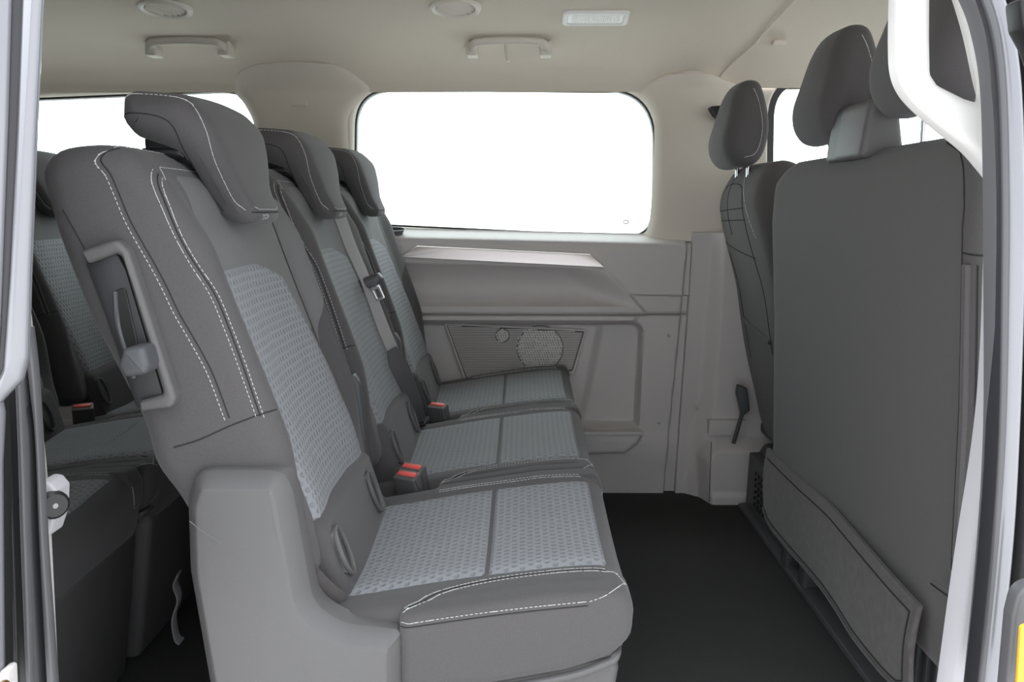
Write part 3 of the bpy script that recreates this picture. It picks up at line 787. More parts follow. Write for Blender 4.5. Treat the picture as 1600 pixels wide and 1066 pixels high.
    seam_tubes([side_path(sv, [(x, z-0.005) for x, z in oth]), top_path(uv_, spline([(-0.15, -0.217), (-0.10, -0.189), (-0.03, -0.173), (0.05, -0.170), (0.112, -0.173)], n=6))]).build('cushion_seams', M['seam'], cu)
    return root

near = make_seat('nearest charcoal cloth seat with pale stitching, by the open door', YN)
mid = dup(near, (0, YN+PITCH, 0), 'middle charcoal cloth seat of the front row of three, grey belt across its back')
far = dup(near, (0, YN+2*PITCH, 0), 'far charcoal cloth seat of the front row of three, beside the speaker grille')
X3 = -0.83
labels3 = ['dark rear row seat whose cushion tip shows beside the round black knob', 'dark rear row seat whose honeycomb cushion shows just below the dull red buckle', 'dark rear row seat whose honeycomb backrest rises under the left window']
for i in range(3):
    dup(near, (X3, YN+i*PITCH, 0), labels3[i])

# ---- parts only the near seat shows: moulded side cover and recliner frame
out = sites(0.925, [(284, 790), (297, 742), (436, 742), (452, 775), (484, 955), (532, 985), (626, 996), (626, 1100)])
bot = [(-0.147, 0.0), (-0.36, 0.0), (-0.395, 0.20)]
sc = round_poly([(*p, r) for p, r in zip(out, [.05, .028, .028, .05, .06, .06, .01, .01])]+[(*p, 0.01) for p in bot]+[(*site(288, 900, 0.925), 0.1)], seg=7)
sc = resample(sc, 0.008, True)
pv = pillow(sc, -0.258, -0.19, 0.0, 1)
# chamfered rim: the face panel is inset from the outline
V = []; F = []; n = len(sc)
for y, d in ((-0.196, 0.0), (-0.225, 0.0), (-0.2275, 0.001), (-0.2465, 0.0165), (-0.2475, 0.0178), (-0.2485, 0.0205)):
    V += [(q_[0], y, q_[1]) for q_ in (inset(sc, d) if d else np.array(sc))]
for s in range(5):
    for i in range(n): F.append((s*n+i, s*n+(i+1) % n, (s+1)*n+(i+1) % n, (s+1)*n+i))
F.append(tuple(range(n))); F.append(tuple(5*n+i for i in reversed(range(n))))
side = link('side_cover', V, F, M['seat_plastic'], near, ang=24)
x0, z0 = site(295, 815, 0.92); x1, z1 = site(345, 850, 0.92)
link('scratch', *tube([(x0, -0.2486, z0), ((x0+x1)/2, -0.2487, (z0+z1)/2-0.002), (x1, -0.2486, z1)], 0.0005, 4), M['greyfab'], side)
# C-shaped recliner frame let into the rear side of the backrest
YF = 0.945
c_out = sites(YF, [(128, 392), (186, 373), (204, 392), (278, 622), (270, 636), (222, 642), (219, 626), (258, 615), (194, 402), (184, 396), (140, 412)])
cf = round_poly([(*p, r) for p, r in zip(c_out, [.004, .012, .012, .014, .008, .004, .004, .006, .008, .006, .004])], seg=5)
link('recliner_frame', *pillow(cf, -0.232, -0.150, 0.006, 3), M['seat_plastic'], near)
rf = [o for o in near.children if o.name.startswith('recliner_frame')][0]
liner = round_poly([(*p, 0.008) for p in sites(0.962, [(140, 405), (190, 392), (205, 420), (264, 618), (222, 638), (196, 560), (165, 470)])], seg=4)
link('recliner_recess', *pillow(liner, -0.222, -0.16, 0.003, 2), M['rubber'], near)  # near-black plate: the shade inside the recess is put into its colour
sl = round_poly([(*p, 0.004) for p in sites(0.95, [(184, 452), (198, 449), (214, 520), (226, 585), (212, 585), (190, 510)])], seg=4)
link('recliner_slot', *pillow(sl, -0.2245, -0.20, 0.001, 1), M['black'], rf)
sg = [(*site(a, b, 0.95),) for a, b in ((183, 455), (187, 505), (203, 560), (212, 590))]
link('slot_rim', *tube([(p[0], -0.224, p[1]) for p in spline(sg, n=6)], 0.003, 6), M['panel_dark'], rf)
lv = round_poly([(*p, 0.008) for p in sites(0.93, [(204, 541), (236, 536), (244, 566), (240, 580), (206, 586), (196, 568)])], seg=4)
link('recliner_lever', *pillow(lv, -0.262, -0.19, 0.008, 3), M['panel_dark'], near)
# loose pull strap on the back edge of the side cover and the lap belt stub at the cushion corner
sp = [(p[0], 0.945, p[1]) for p in sites(0.945, [(280, 895), (274, 912), (280, 935), (272, 965), (276, 995), (284, 1003)])]
o = link('pull_strap', *sweep(spline(sp, n=5), rrect(0.014, 0.002, 0.0008), (0, 1, 0.2)), M['seam']); tag(o, 'short black pull strap hanging behind the grey side cover of the near seat', 'strap')
lb = spline([at_y(470, 876, 0.985), at_y(486, 897, 0.982), at_y(510, 922, 0.985), at_y(534, 941, 0.995)], n=5)
o = link('lap_belt_end', *sweep(lb, rrect(0.024, 0.0016, 0.0006), (0.6, 0.2, 0.6)), M['felt']); tag(o, 'grey belt webbing end tucked beside the near seat cushion', 'belt')

# ---- blade shaped brackets between the seats
def bracket(y, label):
    t = thing('seat_hinge_cover', label, 'bracket', (0, y, 0), 'hinge covers between seats')
    o_ = round_poly([(*p, r) for p, r in zip(sites(1.40, [(541, 592), (551, 583), (562, 600), (568, 650), (577, 740), (592, 778), (617, 792), (600, 806), (570, 800), (555, 700), (548, 620)]), [.008, .01, .02, .05, .05, .03, .006, .006, .02, .05, .03])], seg=5)
    link('cover_blade', *pillow(o_, -0.015, 0.012, 0.006, 3), M['panel_dark'], t)
    f_ = round_poly([(*p, 0.012) for p in sites(1.41, [(545, 640), (556, 650), (574, 760), (606, 800), (560, 812), (540, 740)])], seg=4)
    link('cover_foot', *pillow(f_, -0.022, 0.020, 0.006, 3), M['seat_plastic'], t)
    return t
bracket(1.410, 'dark plastic hinge cover standing between the near and middle seats')
bracket(1.410+PITCH, 'grey plastic hinge cover behind the belt between middle and far seats')

# ---- buckles
def buckle(name_label, p, ang=0.0, tilt=0.35):
    t = thing('belt_buckle', name_label, 'buckle', p, 'red topped belt buckles', rot=(0, tilt, ang))
    link('buckle_body', *pillow(round_poly([(-0.011, -0.07), (0.011, -0.07), (0.014, 0.0), (-0.014, 0.0)], 0.003), -0.024, 0.024, 0.004, 3), M['seat_plastic'], t)
    link('buckle_button', *rbox(-0.0075, 0.004, -0.019, 0.019, -0.002, 0.0025, 0.002), M['red'], t)
    return t
buckle('far buckle of the pair between the near and middle seats', at_y(643, 730, 1.426), -2.0, 0.30)
buckle('near buckle of the pair between the near and middle seats', at_y(635, 742, 1.400), -2.0, 0.30)
buckle('buckle with red button between the middle and far seats', at_y(683, 633, 1.885), -2.0, 0.30)
buckle('buckle with dull red button on the dark rear row', at_y(129, 635, 1.87), -1.1, 0.4)

# ---- belt of the middle seat
sbt = thing('seat_belt', 'grey seat belt hanging down the front of the middle seat back', 'seat belt', (0, 0, 0))
bp = [at_y(528, 330, 1.77), at_y(548, 385, 1.77), at_y(572, 440, 1.765), at_y(600, 515, 1.755), at_y(614, 548, 1.76), at_y(628, 590, 1.78), at_y(643, 636, 1.815), at_y(651, 664, 1.845)]
bup = [(0.5, 0.85, 0.2), (0.5, 0.9, 0.2), (0.4, 0.95, 0.2), (0.55, 0.85, 0.1), (0.5, 0.9, 0.1), (0.4, 0.95, 0.1), (0.4, 0.9, 0.1), (0.4, 0.9, 0.1)]
bl = spline(bp, n=8); ups = spline(bup, n=8)
link('webbing', *sweep(bl, rrect(0.036, 0.0024, 0.001), [tuple(u) for u in ups]), M['webbing'], sbt)
lw = spline([at_y(612, 545, 1.750), at_y(628, 588, 1.766), at_y(644, 634, 1.80), at_y(651, 662, 1.832)], n=7)
link('lap_webbing', *sweep(lw, rrect(0.052, 0.0024, 0.001), (0.75, 0.62, 0.2), scale=[min(1, 0.5+0.09*k) for k in range(len(lw))]), M['panel_dark'], sbt)
ac = sites(1.85, [(613, 626), (621, 606), (629, 640), (640, 668), (629, 668)])
link('anchor_cover', *pillow(round_poly(ac, 0.004), 1.845, 1.87, 0.004), M['seat_plastic'], sbt)
sx, sz = site(581, 441, 1.775)
tg = link('latch_grip', *pillow(round_poly([(sx-0.034, sz+0.004), (sx+0.016, sz+0.022), (sx+0.026, sz+0.010), (sx+0.012, sz-0.012), (sx-0.026, sz-0.012)], 0.007), 1.755, 1.79, 0.008, 3), M['panel_dark'], sbt)
lx, lz = site(590, 458, 1.76)
def rot2(pts, a, c): return [(c[0]+(x*math.cos(a)-z*math.sin(a)), c[1]+(x*math.sin(a)+z*math.cos(a))) for x, z in pts]
link('latch_plate', *plate(round_poly(rot2([(-0.011, -0.017), (0.011, -0.017), (0.011, 0.017), (-0.011, 0.017)], 0.42, (lx, lz)), 0.004), [round_poly(rot2([(-0.0055, -0.011), (0.0055, -0.011), (0.0055, 0.009), (-0.0055, 0.009)], 0.42, (lx, lz)), 0.002)], 1.757, 1.761, 0.001), M['chrome'], tg)
ax_, az_ = site(651, 665, 1.83)
link('belt_anchor', *pillow(round_poly([(ax_-0.022, az_-0.006), (ax_+0.022, az_+0.002), (ax_+0.022, az_+0.010), (ax_-0.02, az_+0.004)], 0.003), 1.815, 1.85, 0.003), M['black'], sbt)
# small strap at the far seat's wall side
fx = [at_y(666, 560, 2.33), at_y(674, 585, 2.33), at_y(678, 602, 2.32)]
o = link('lap_belt_end', *sweep(spline(fx, n=5), rrect(0.03, 0.003, 0.001), (0.4, 0.8, 0.1)), M['rubber']); tag(o, 'dark belt end between the far seat and the side panel', 'belt')

# ================================================================== FRONT SEATS seen from behind
bench = thing('front_bench', 'double front bench with a plain charcoal back and grey carpet skirt', 'seat', (0.6, 1.47, 0))
def bx(y, z):   # rear face of the bench back
    u = (y-1.08)/(1.86-1.08)
    return float(np.interp(z, [0.18, 0.30, 0.60, 0.85, 0.93, 0.985], [0.60, 0.597, 0.585, 0.566, 0.566, 0.585]))+0.0*u
y0b, y1b = 1.015, 1.86
prof = resample(round_poly([(0.0, 0.205), (-0.003, 0.32), (-0.015, 0.60), (-0.033, 0.86), (-0.030, 0.945, .03), (0.0, 0.972, .02), (0.06, 0.965, .03), (0.095, 0.90, .05), (0.12, 0.60), (0.14, 0.30, .03), (0.13, 0.205, .02)], 0.03), 0.014, True)
def top_round(x, y, z):
    yy = y+1.47; e = min(yy-y0b, y1b-yy)
    k = max(0, 1-e/0.09); drop = 0.055*(1-math.sqrt(max(0, 1-k*k)))
    return (x, y, z-drop*float(sst(0.6, 0.95, z)))
V, F = pillow(prof, y0b-1.47, y1b-1.47, 0.028, 5, 30, top_round)
bb = link('bench_back', V, F, M['rear_cloth'], bench, ang=60); bvb = bvh_of(V, F)
def rear_path(pts, step=0.006):
    return [h for h in (cast(bvb, (-2, q[0], q[1]), (1, 0, 0)) for q in resample(pts, step)) if h]
sy = y0b-1.47+0.030
p1 = rear_path(spline([(sy+0.10, 0.962), (sy+0.03, 0.94), (sy+0.006, 0.89), (sy, 0.82), (sy, 0.55), (sy, 0.38)], n=8))
p2 = rear_path([(sy-0.022, 0.80), (sy-0.022, 0.42)])
p3 = rear_path([(sy, 0.815), (sy-0.03, 0.812)])
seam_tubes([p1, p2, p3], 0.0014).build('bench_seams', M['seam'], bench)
link('seam_welt', *tube([(p[0][0]-0.001, p[0][1], p[0][2]) for p in rear_path([(sy-0.011, 0.80), (sy-0.011, 0.40)])], 0.006, 8, (0, 1, 0)), M['rear_cloth'], bench)
# carpet skirt: surveyed upper and lower edges as heights over y
def edge_tab(pts):
    out = []
    for a, b in pts:
        y = 0.585*FPX/(a-815.0); out.append((y, site(a, b, y)[1]))
    out.sort(); return [o_[0] for o_ in out], [o_[1] for o_ in out]
SKT = edge_tab([(1207, 700), (1263, 749), (1319, 790), (1375, 842), (1431, 895), (1478, 938)])
SKB = edge_tab([(1204, 800), (1225, 827), (1263, 869), (1319, 929), (1375, 992), (1446, 1058), (1480, 1085)])
V = []; F = []; nu, nv = 40, 16; TH_ = 0.006
for side_ in (0, 1):
    for j in range(nv+1):
        for i in range(nu+1):
            u = i/nu; y = 1.866+(1.085-1.866)*u
            zt = float(np.interp(y, SKT[0], SKT[1])); zb = float(np.interp(y, SKB[0], SKB[1]))+0.018*float(sst(0.05, 0.0, u))+0.006*float(sst(0.97, 1.0, u))
            z = zb+(zt-zb)*j/nv
            x = 0.592-0.016*float(sst(0.2, 1, u))-0.006*math.sin(j/nv*math.pi)-0.004*math.sin(u*9)*(1-j/nv)
            V.append((x-0.6+side_*TH_, y-1.47, z))
m_ = (nu+1)*(nv+1)
for j in range(nv):
    for i in range(nu):
        a = j*(nu+1)+i; F.append((a, a+1, a+nu+2, a+nu+1)); F.append((m_+a+nu+1, m_+a+nu+2, m_+a+1, m_+a))
edge = [i for i in range(nu+1)]+[j*(nu+1)+nu for j in range(1, nv+1)]+[nv*(nu+1)+i for i in range(nu-1, -1, -1)]+[j*(nu+1) for j in range(nv-1, 0, -1)]
for i in range(len(edge)): a, b = edge[i], edge[(i+1) % len(edge)]; F.append((b, a, m_+a, m_+b))
sk = link('carpet_skirt', V, F, M['felt'], bench, ang=60)
hem = [V[j*(nu+1)+i] for j, i in [(nv-2, 1)]+[(nv-2, i) for i in range(2, nu)]]
hem2 = [V[1*(nu+1)+i] for i in range(1, nu-1)]+[V[j*(nu+1)+nu-1] for j in range(2, nv-1)]
mb = MB()
for h_ in (hem, hem2): mb.add(tube([(p[0]-0.001, p[1], p[2]) for p in h_], 0.0012, 5))
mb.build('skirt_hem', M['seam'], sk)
rim = [V[i] for i in range(nu+1)]+[V[j*(nu+1)+nu] for j in range(1, nv+1)]
link('skirt_binding', *tube(rim, 0.004, 6), M['felt'], sk)
rp0 = at_y(1458, 910, 1.05); rp1 = at_y(1496, 938, 1.01)
link('hinge_rod', *tube([(rp0[0]-0.6, 1.05-1.47, rp0[2]), (rp1[0]-0.6, 1.01-1.47, rp1[2])], 0.005, 8), M['chrome'], bench)
# headrests of the bench and the driver's seat
HR = [(0.0, 0.0), (-0.028, 0.03), (-0.035, 0.075), (-0.022, 0.13), (-0.008, 0.185), (0.012, 0.222), (0.04, 0.235), (0.068, 0.222), (0.085, 0.16), (0.088, 0.09), (0.075, 0.03), (0.045, 0.0)]
HRP = resample(spline(HR, True, 8), 0.008, True)
def front_headrest(parent, x, y, z, s=1.0, hw=0.125, m='charcoal'):
    def dfm(a, b, c):
        w = 1-0.32*float(sst(0.08, 0.235, c)); return (x+a*s-0.012*(1-(b/hw)**2), y+b*w, z+c*s)
    V, F = pillow(HRP, -hw, hw, 0.035, 6, 12, dfm)
    h = link('headrest', V, F, M[m], parent, ang=60); hv_ = bvh_of(V, F)
    rim = [(x+a*s, z+c*s) for a, c in inset(HRP, 0.017)]
    pts = [(x+0.002*s, z+0.018*s)]
    P_ = [(x+a*s, y, z+c*s) for a, c in HRP]
    spts = [(x+a*s, z+c*s) for a, c in spline([(0.012, 0.022), (0.038, 0.030), (0.052, 0.055), (0.058, 0.10), (0.055, 0.15), (0.048, 0.185), (0.040, 0.205)], n=6)]
    pa = [q for q in (cast(hv_, (a, y-1, c), (0, 1, 0)) for a, c in resample(spts, 0.004)) if q]
    stitches([pa], 0.0075, 0.005, 0.0015).build('headrest_stitching', M['thread'], h, kind='stuff')
    mb = []
    for sg_ in (-0.062, 0.062):
        p = link('headrest_post', *tube([(x+0.038, y+sg_*hw/0.125, z-0.07), (x+0.036, y+sg_*hw/0.125, z+0.03)], 0.0055, 10), M['chrome'], h)
    return h
front_headrest(bench, -0.005, 0.165, 1.0, 0.90, 0.106)
front_headrest(bench, 0.0, -0.225, 1.018, 1.0, 0.135)
# plastic belt housing on top of the bench
V, F = pillow(round_poly([(-0.028, 0.955), (-0.018, 1.055, .02), (0.04, 1.055, .02), (0.06, 0.95)], 0.01), -0.055, 0.085, 0.010, 3)
link('belt_housing', V, F, M['panel_dark'], bench)
V, F = pillow(round_poly([(-0.038, 0.955), (-0.026, 1.05, .02), (0.02, 1.06, .02), (0.04, 0.95)], 0.012), -0.10, 0.022, 0.012, 3)
link('belt_housing_cap', V, F, M['seat_plastic'], bench)
link('post_collar', *tube([(0.06, -0.275, 0.955), (0.06, -0.275, 0.972)], 0.020, 14), M['black'], bench)
# plinth under the bench and the driver's seat
pl = thing('seat_plinth', 'black plastic plinth under the front bench with perforated vent and ribbed foot', 'plinth', (0.65, 1.7, 0))
link('plinth_body', *pillow(round_poly([(0.03, 0.0), (0.03, 0.14, .02), (0.06, 0.195, .02), (0.4, 0.195), (0.4, 0.0)], 0.01), -0.62, 0.57, 0.01, 2), M['panel_dark'], pl)
link('plinth_foot', *pillow(round_poly([(-0.012, 0.0), (-0.008, 0.012), (0.05, 0.022), (0.05, 0.0)], 0.004), -0.62, 0.56, 0.004, 2), M['panel_dark'], pl)
link('plinth_vent_panel', *pillow(round_poly([(0.012, 0.015), (0.016, 0.17), (0.06, 0.17), (0.06, 0.0)], 0.006), 0.20, 0.56, 0.006, 2), M['panel_dark'], pl)
hb = MB()
for i in range(9):
    for j in range(6): hb.add(rbox(0.008, 0.013, 0.24+i*0.028, 0.248+i*0.028, 0.04+j*0.018, 0.049+j*0.018, 0.001, 1))
hb.build('vent_holes', M['black'], pl, kind='stuff')
link('plinth_post', *pillow(round_poly([(-0.010, 0.0), (-0.002, 0.17), (0.05, 0.17), (0.05, 0.0)], 0.008), 0.13, 0.175, 0.006, 2), M['panel_dark'], pl)
link('plinth_post', *pillow(round_poly([(-0.006, 0.0), (0.0, 0.17), (0.05, 0.17), (0.05, 0.0)], 0.008), 0.02, 0.06, 0.006, 2), M['panel_dark'], pl)
rb = MB()
for i in range(14): rb.add(rbox(0.018, 0.032, -0.60+i*0.030, -0.588+i*0.030, 0.022, 0.17, 0.002, 1))
rb.build('plinth_ribs', M['panel_dark'], pl)

# driver's seat
drv = thing('driver_seat', "driver's charcoal seat with a map pocket back, beside the far pillar", 'seat', (0.6, 2.16, 0))
def dprof():
    return resample(spline([(0.13, 0.208), (0.105, 0.25), (0.085, 0.33), (0.055, 0.45), (0.035, 0.55), (0.015, 0.66), (-0.02, 0.78), (-0.040, 0.86), (-0.040, 0.91), (-0.022, 0.955), (0.005, 0.982), (0.05, 0.985), (0.09, 0.95), (0.11, 0.85), (0.14, 0.70), (0.17, 0.50), (0.20, 0.30), (0.22, 0.212)], True, 7), 0.013, True)
DP = dprof()
def ddef(x, y, z):
    k = float(sst(0.72, 0.98, z)); w = 1-0.22*k*k
    w *= 1-0.10*float(sst(0.5, 0.2, z))
    return (x+0.015*(y/0.22)**2, y*w, z)
V, F = pillow(DP, -0.225, 0.225, 0.045, 6, 14, ddef)
link('backrest', V, F, M['rear_cloth'], drv, ang=60); bvd = bvh_of(V, F)
def drear(pts, step=0.006):
    return [h for h in (cast(bvd, (-2, q[0], q[1]), (1, 0, 0)) for q in resample(pts, step)) if h]
pk = spline([(0.17, 0.86), (0.16, 0.905), (0.11, 0.93), (0.02, 0.935), (-0.06, 0.925), (-0.09, 0.88), (-0.10, 0.78), (-0.115, 0.65), (-0.12, 0.5)], n=6)
s1 = [drear(pk), drear([(0.18, 0.862), (-0.095, 0.872)]), drear([(0.19, 0.835), (-0.1, 0.842)]), drear([(0.05, 0.98), (0.05, 0.80)]), drear(spline([(0.19, 0.775), (0.05, 0.76), (-0.115, 0.745)], n=6)), drear([(0.15, 0.745), (0.12, 0.60), (0.10, 0.45)])]
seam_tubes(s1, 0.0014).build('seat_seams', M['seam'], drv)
link('pocket_edge', *tube([(p[0][0]-0.002, p[0][1], p[0][2]) for p in drear([(0.10, 0.56), (-0.02, 0.545), (-0.12, 0.53)])], 0.007, 8), M['rear_cloth'], drv)
stitches([drear(spline([(-0.02, 0.972), (-0.07, 0.93), (-0.11, 0.88), (-0.15, 0.80)], n=6))], 0.009, 0.006, 0.0016).build('seat_stitching', M['thread'], drv, kind='stuff')
front_headrest(drv, -0.055, 0.0, 0.977, 0.91, 0.108)
link('seat_frame', *pillow(round_poly([(0.12, 0.20), (0.12, 0.24), (0.35, 0.30), (0.40, 0.20)], 0.02), -0.2, 0.2, 0.01), M['black'], drv)
link('driver_cushion', *pillow(round_poly([(0.16, 0.24), (0.16, 0.36), (0.60, 0.42, .06), (0.64, 0.30, .05), (0.6, 0.24)], 0.03), -0.23, 0.23, 0.03), M['charcoal'], drv)
V, F = pillow(round_poly([(0.06, 0.24), (0.06, 0.40), (0.50, 0.42, .06), (0.54, 0.30, .05), (0.5, 0.24)], 0.03), -0.38, 0.34, 0.03)
link('bench_cushion', V, F, M['charcoal'], bench)
ba = thing('belt_anchor', 'black belt anchor and rod beside the driver seat at the far pillar', 'belt', (0, 0, 0))
w_ = sites(2.28, [(1152, 600), (1166, 606), (1170, 640), (1158, 650), (1150, 615)])
link('anchor_sleeve', *pillow(round_poly(w_, 0.006), 2.265, 2.295, 0.006), M['panel_dark'], ba)
a_, b_ = at_y(1160, 645, 2.28), at_y(1146, 693, 2.28)
link('anchor_rod', *tube([a_, b_], 0.006, 8), M['panel_dark'], ba)

# ================================================================== CEILING FITTINGS
def ceil_z(y): return float(np.interp(y, [q_[0] for q_ in HL[::-1]], [q_[1] for q_ in HL[::-1]]))-0.006
def air_vent(px, py, label, a0):
    x, _ = site(px, py, 2.05); y = 2.035; z = ceil_z(y)
    t = thing('air_vent', label, 'air vent', (x, y, z), 'round ceiling air vents', rot=(-0.10, 0, 0))
    n = 40
    ringV = []; prof_ = [(0.064, 0.002), (0.062, -0.007), (0.056, -0.010), (0.049, -0.007), (0.046, 0.004)]
    for r_, dz in prof_: ringV += [(r_*math.cos(2*math.pi*i/n), r_*math.sin(2*math.pi*i/n), dz) for i in range(n)]
    rF = [(k*n+i, k*n+(i+1) % n, (k+1)*n+(i+1) % n, (k+1)*n+i) for k in range(4) for i in range(n)]
    link('vent_ring', ringV, rF, M['grip'], t)
    link('vent_well', *disc((0, 0, 0.008), (0, 0, -1), 0.047, 0.004, 28), M['panel_dark'], t)
    for k in range(6):
        yy = -0.035+0.014*k; hw = math.sqrt(max(0, 0.045**2-yy*yy))
        V, F = rbox(-hw, hw, -0.0013, 0.0013, -0.005, 0.005, 0.001, 1)
        c, s = math.cos(0.35), math.sin(0.35)
        V = [(v[0], yy+v[1]*c-v[2]*s, v[1]*s+v[2]*c-0.002) for v in V]
        V = [(v[0]*math.cos(a0)-v[1]*math.sin(a0), v[0]*math.sin(a0)+v[1]*math.cos(a0), v[2]) for v in V]
        link('vent_slat', V, F, M['grip'], t)
    return t
air_vent(262, 5, 'round ceiling air vent at left, above the rear grab handle', 1.2)
air_vent(712, 6, 'round ceiling air vent at centre, above the belt loop handle', 0.1)
# reading lamp
x, _ = site(931, 16, 2.10); y = 2.105; z = ceil_z(y)
lt = thing('ceiling_lamp', 'rectangular ceiling lamp with a ribbed milky lens, right of the vents', 'lamp', (x, y, z), rot=(-0.24, 0, 0))
V, F = plate(round_poly([(-0.083, -0.036), (0.083, -0.036), (0.083, 0.036), (-0.083, 0.036)], 0.014), [round_poly([(-0.070, -0.025), (0.070, -0.025), (0.070, 0.025), (-0.070, 0.025)], 0.010)], -0.007, 0.007, 0.004)
link('lamp_frame', [(v[0], v[2], v[1]-0.004) for v in V], F, M['white_plastic'], lt)
V, F = pillow(round_poly([(-0.071, -0.026), (0.071, -0.026), (0.071, 0.026), (-0.071, 0.026)], 0.010), -0.004, 0.004, 0.003)
ln = link('lamp_lens', [(v[0], v[2], v[1]-0.005) for v in V], F, M['lens'], lt)
lb_ = MB()
for i in range(26):
    for j in range(5): lb_.add(rbox(-0.058+i*0.0046, -0.0556+i*0.0046, -0.016+j*0.0075, -0.012+j*0.0075, -0.0105, -0.008, 0.0005, 1))
lb_.build('lens_ribs', M['lens'], ln, kind='stuff')

def grab_handle(px, label, loop=False):
    x, z = site(px, 68, 2.27); y = 2.285
    t = thing('grab_handle', label, 'handle', (x, y, z), 'folding ceiling grab handles')
    path = [(-0.098, 0.012, -0.020), (-0.100, -0.012, -0.016), (-0.094, -0.026, -0.004), (-0.078, -0.030, 0.002), (0, -0.033, 0.005), (0.078, -0.030, 0.002), (0.094, -0.026, -0.004), (0.100, -0.012, -0.016), (0.098, 0.012, -0.020)]
    link('handle_bar', *sweep(spline(path, n=5), rrect(0.021, 0.022, 0.007), (0, -0.3, 1)), M['grip'], t)
    for s in (-1, 1):
        link('handle_foot', *pillow(round_poly([(s*0.100-0.016, -0.032), (s*0.100+0.016, -0.032), (s*0.102+0.015, 0.008), (s*0.098-0.015, 0.008)], 0.006), -0.022, 0.03, 0.006, 3), M['grip'], t)
    if loop:
        link('belt_hook', *pillow(round_poly([(-0.013, 0.0), (-0.003, 0.0), (0.003, -0.045), (-0.007, -0.045)], 0.003), -0.012, 0.004, 0.003), M['grip'], t)
    return t
grab_handle(292, 'beige ceiling grab handle above the rear window, at left')
grab_handle(795, 'beige ceiling grab handle with a small hanging hook above the middle window', True)
# coat hook / airbag plaque and visor on the front lining
x, y, z = at_y(1198, 75, 2.27); z = ceil_z(2.27)
x = (1198-815)/1250*2.27
o = link('airbag_plaque', *pillow(rr(x-0.018, x+0.018, z-0.012, z+0.000, 0.004), 2.262, 2.285, 0.003, 2), M['pillar'], parent=fl)
vx = thing('sun_visor', 'pale folded sun visor under the front lining, behind the middle headrest', 'sun visor', (1.25, 2.2, 1.245))
link('visor_pad', *rbox(-0.10, 0.16, -0.25, 0.12, -0.012, 0.010, 0.010), M['pillar'], vx)
link('visor_rod', *tube([(-0.11, -0.25, 0.0), (-0.11, 0.12, 0.0)], 0.007, 8), M['grip'], vx)

# ================================================================== DOOR OPENING, right pillar
YB = 0.80
pr = sroot('trim_7', (0, YB, 0))
def strip_mesh(left, right, ya, yb, yp, yo, crown=1.0, n=6, nt=10):
    L_ = spline(sites(yp, left), n=n); R_ = spline(sites(yp, right), n=n); V = []; F = []
    prof_ = [(0.0, yb)]+[(k/nt, ya+(yb-ya)*(1-math.sqrt(max(0.0, 1-abs(2*k/nt-1)**(2.0+4*(1-crown)))))) for k in range(nt+1)]+[(1.0, yb)]
    prof_ = [(t, y) for t, y in prof_[1:-1]]
    m = len(prof_)+1
    for a, b in zip(L_, R_):
        for t, y in prof_: V.append((a[0]+(b[0]-a[0])*t, y-yo, a[1]+(b[1]-a[1])*t))
        V.append(((a[0]+b[0])/2, yb+0.004-yo, (a[1]+b[1])/2))
    for k in range(len(L_)-1):
        for i in range(m): F.append((k*m+i, k*m+(i+1) % m, (k+1)*m+(i+1) % m, (k+1)*m+i))
    F.append(tuple(range(m))); F.append(tuple((len(L_)-1)*m+i for i in reversed(range(m))))
    return V, F
def strip(name, left, right, ya, yb, m, r=0.006, parent=pr, yp=YB, crown=0.5):
    return link(name, *strip_mesh(left, right, ya, yb, yp, YB, crown), M[m], parent, ang=60)
strip('pillar_trim', [(1462, -80), (1512, 0), (1530, 60), (1541, 140), (1540, 260), (1536, 400), (1530, 560), (1518, 690), (1490, 870), (1460, 1090)],
      [(1540, -80), (1580, 0), (1600, 60), (1610, 140), (1615, 260), (1612, 400), (1606, 560), (1595, 690), (1575, 870), (1545, 1090)], 0.862, 0.885, 'trim_grey', 0.006, yp=0.885, crown=0.2)
strip('pillar_seal', [(1450, -80), (1497, 0), (1518, 60), (1531, 140), (1535, 260), (1536, 400), (1536, 666), (1524, 870), (1503, 1090)],
      [(1505, -80), (1535, 0), (1552, 60), (1560, 140), (1564, 260), (1565, 400), (1560, 666), (1546, 870), (1524, 1090)], 0.788, 0.81, 'seal', 0.009, yp=0.81)
strip('seal_lip', [(1473, -80), (1507, 0), (1526, 60), (1537, 140), (1542, 260), (1543, 400), (1540, 666), (1527, 870), (1505, 1090)],
      [(1483, -80), (1515, 0), (1534, 60), (1544, 140), (1548, 260), (1549, 400), (1545, 666), (1532, 870), (1509, 1090)], 0.784, 0.806, 'rubber', 0.003, yp=0.806)
strip('pillar_paint', [(1496, -80), (1524, 0), (1541, 60), (1550, 140), (1554, 260), (1555, 400), (1550, 666), (1536, 870), (1514, 1090)],
      [(1521, -80), (1557, 0), (1574, 60), (1585, 140), (1590, 260), (1591, 400), (1583, 666), (1571, 870), (1545, 1090)], 0.786, 0.806, 'paint', 0.010, yp=0.806)
strip('pillar_gap', [(1530, -80), (1566, 0), (1583, 60), (1594, 140), (1598, 260), (1599, 400), (1591, 666), (1579, 870), (1553, 1090)],
      [(1680, -80), (1680, 0), (1680, 60), (1690, 140), (1690, 260), (1690, 400), (1690, 666), (1690, 870), (1690, 1090)], 0.788, 0.82, 'black', 0.003)
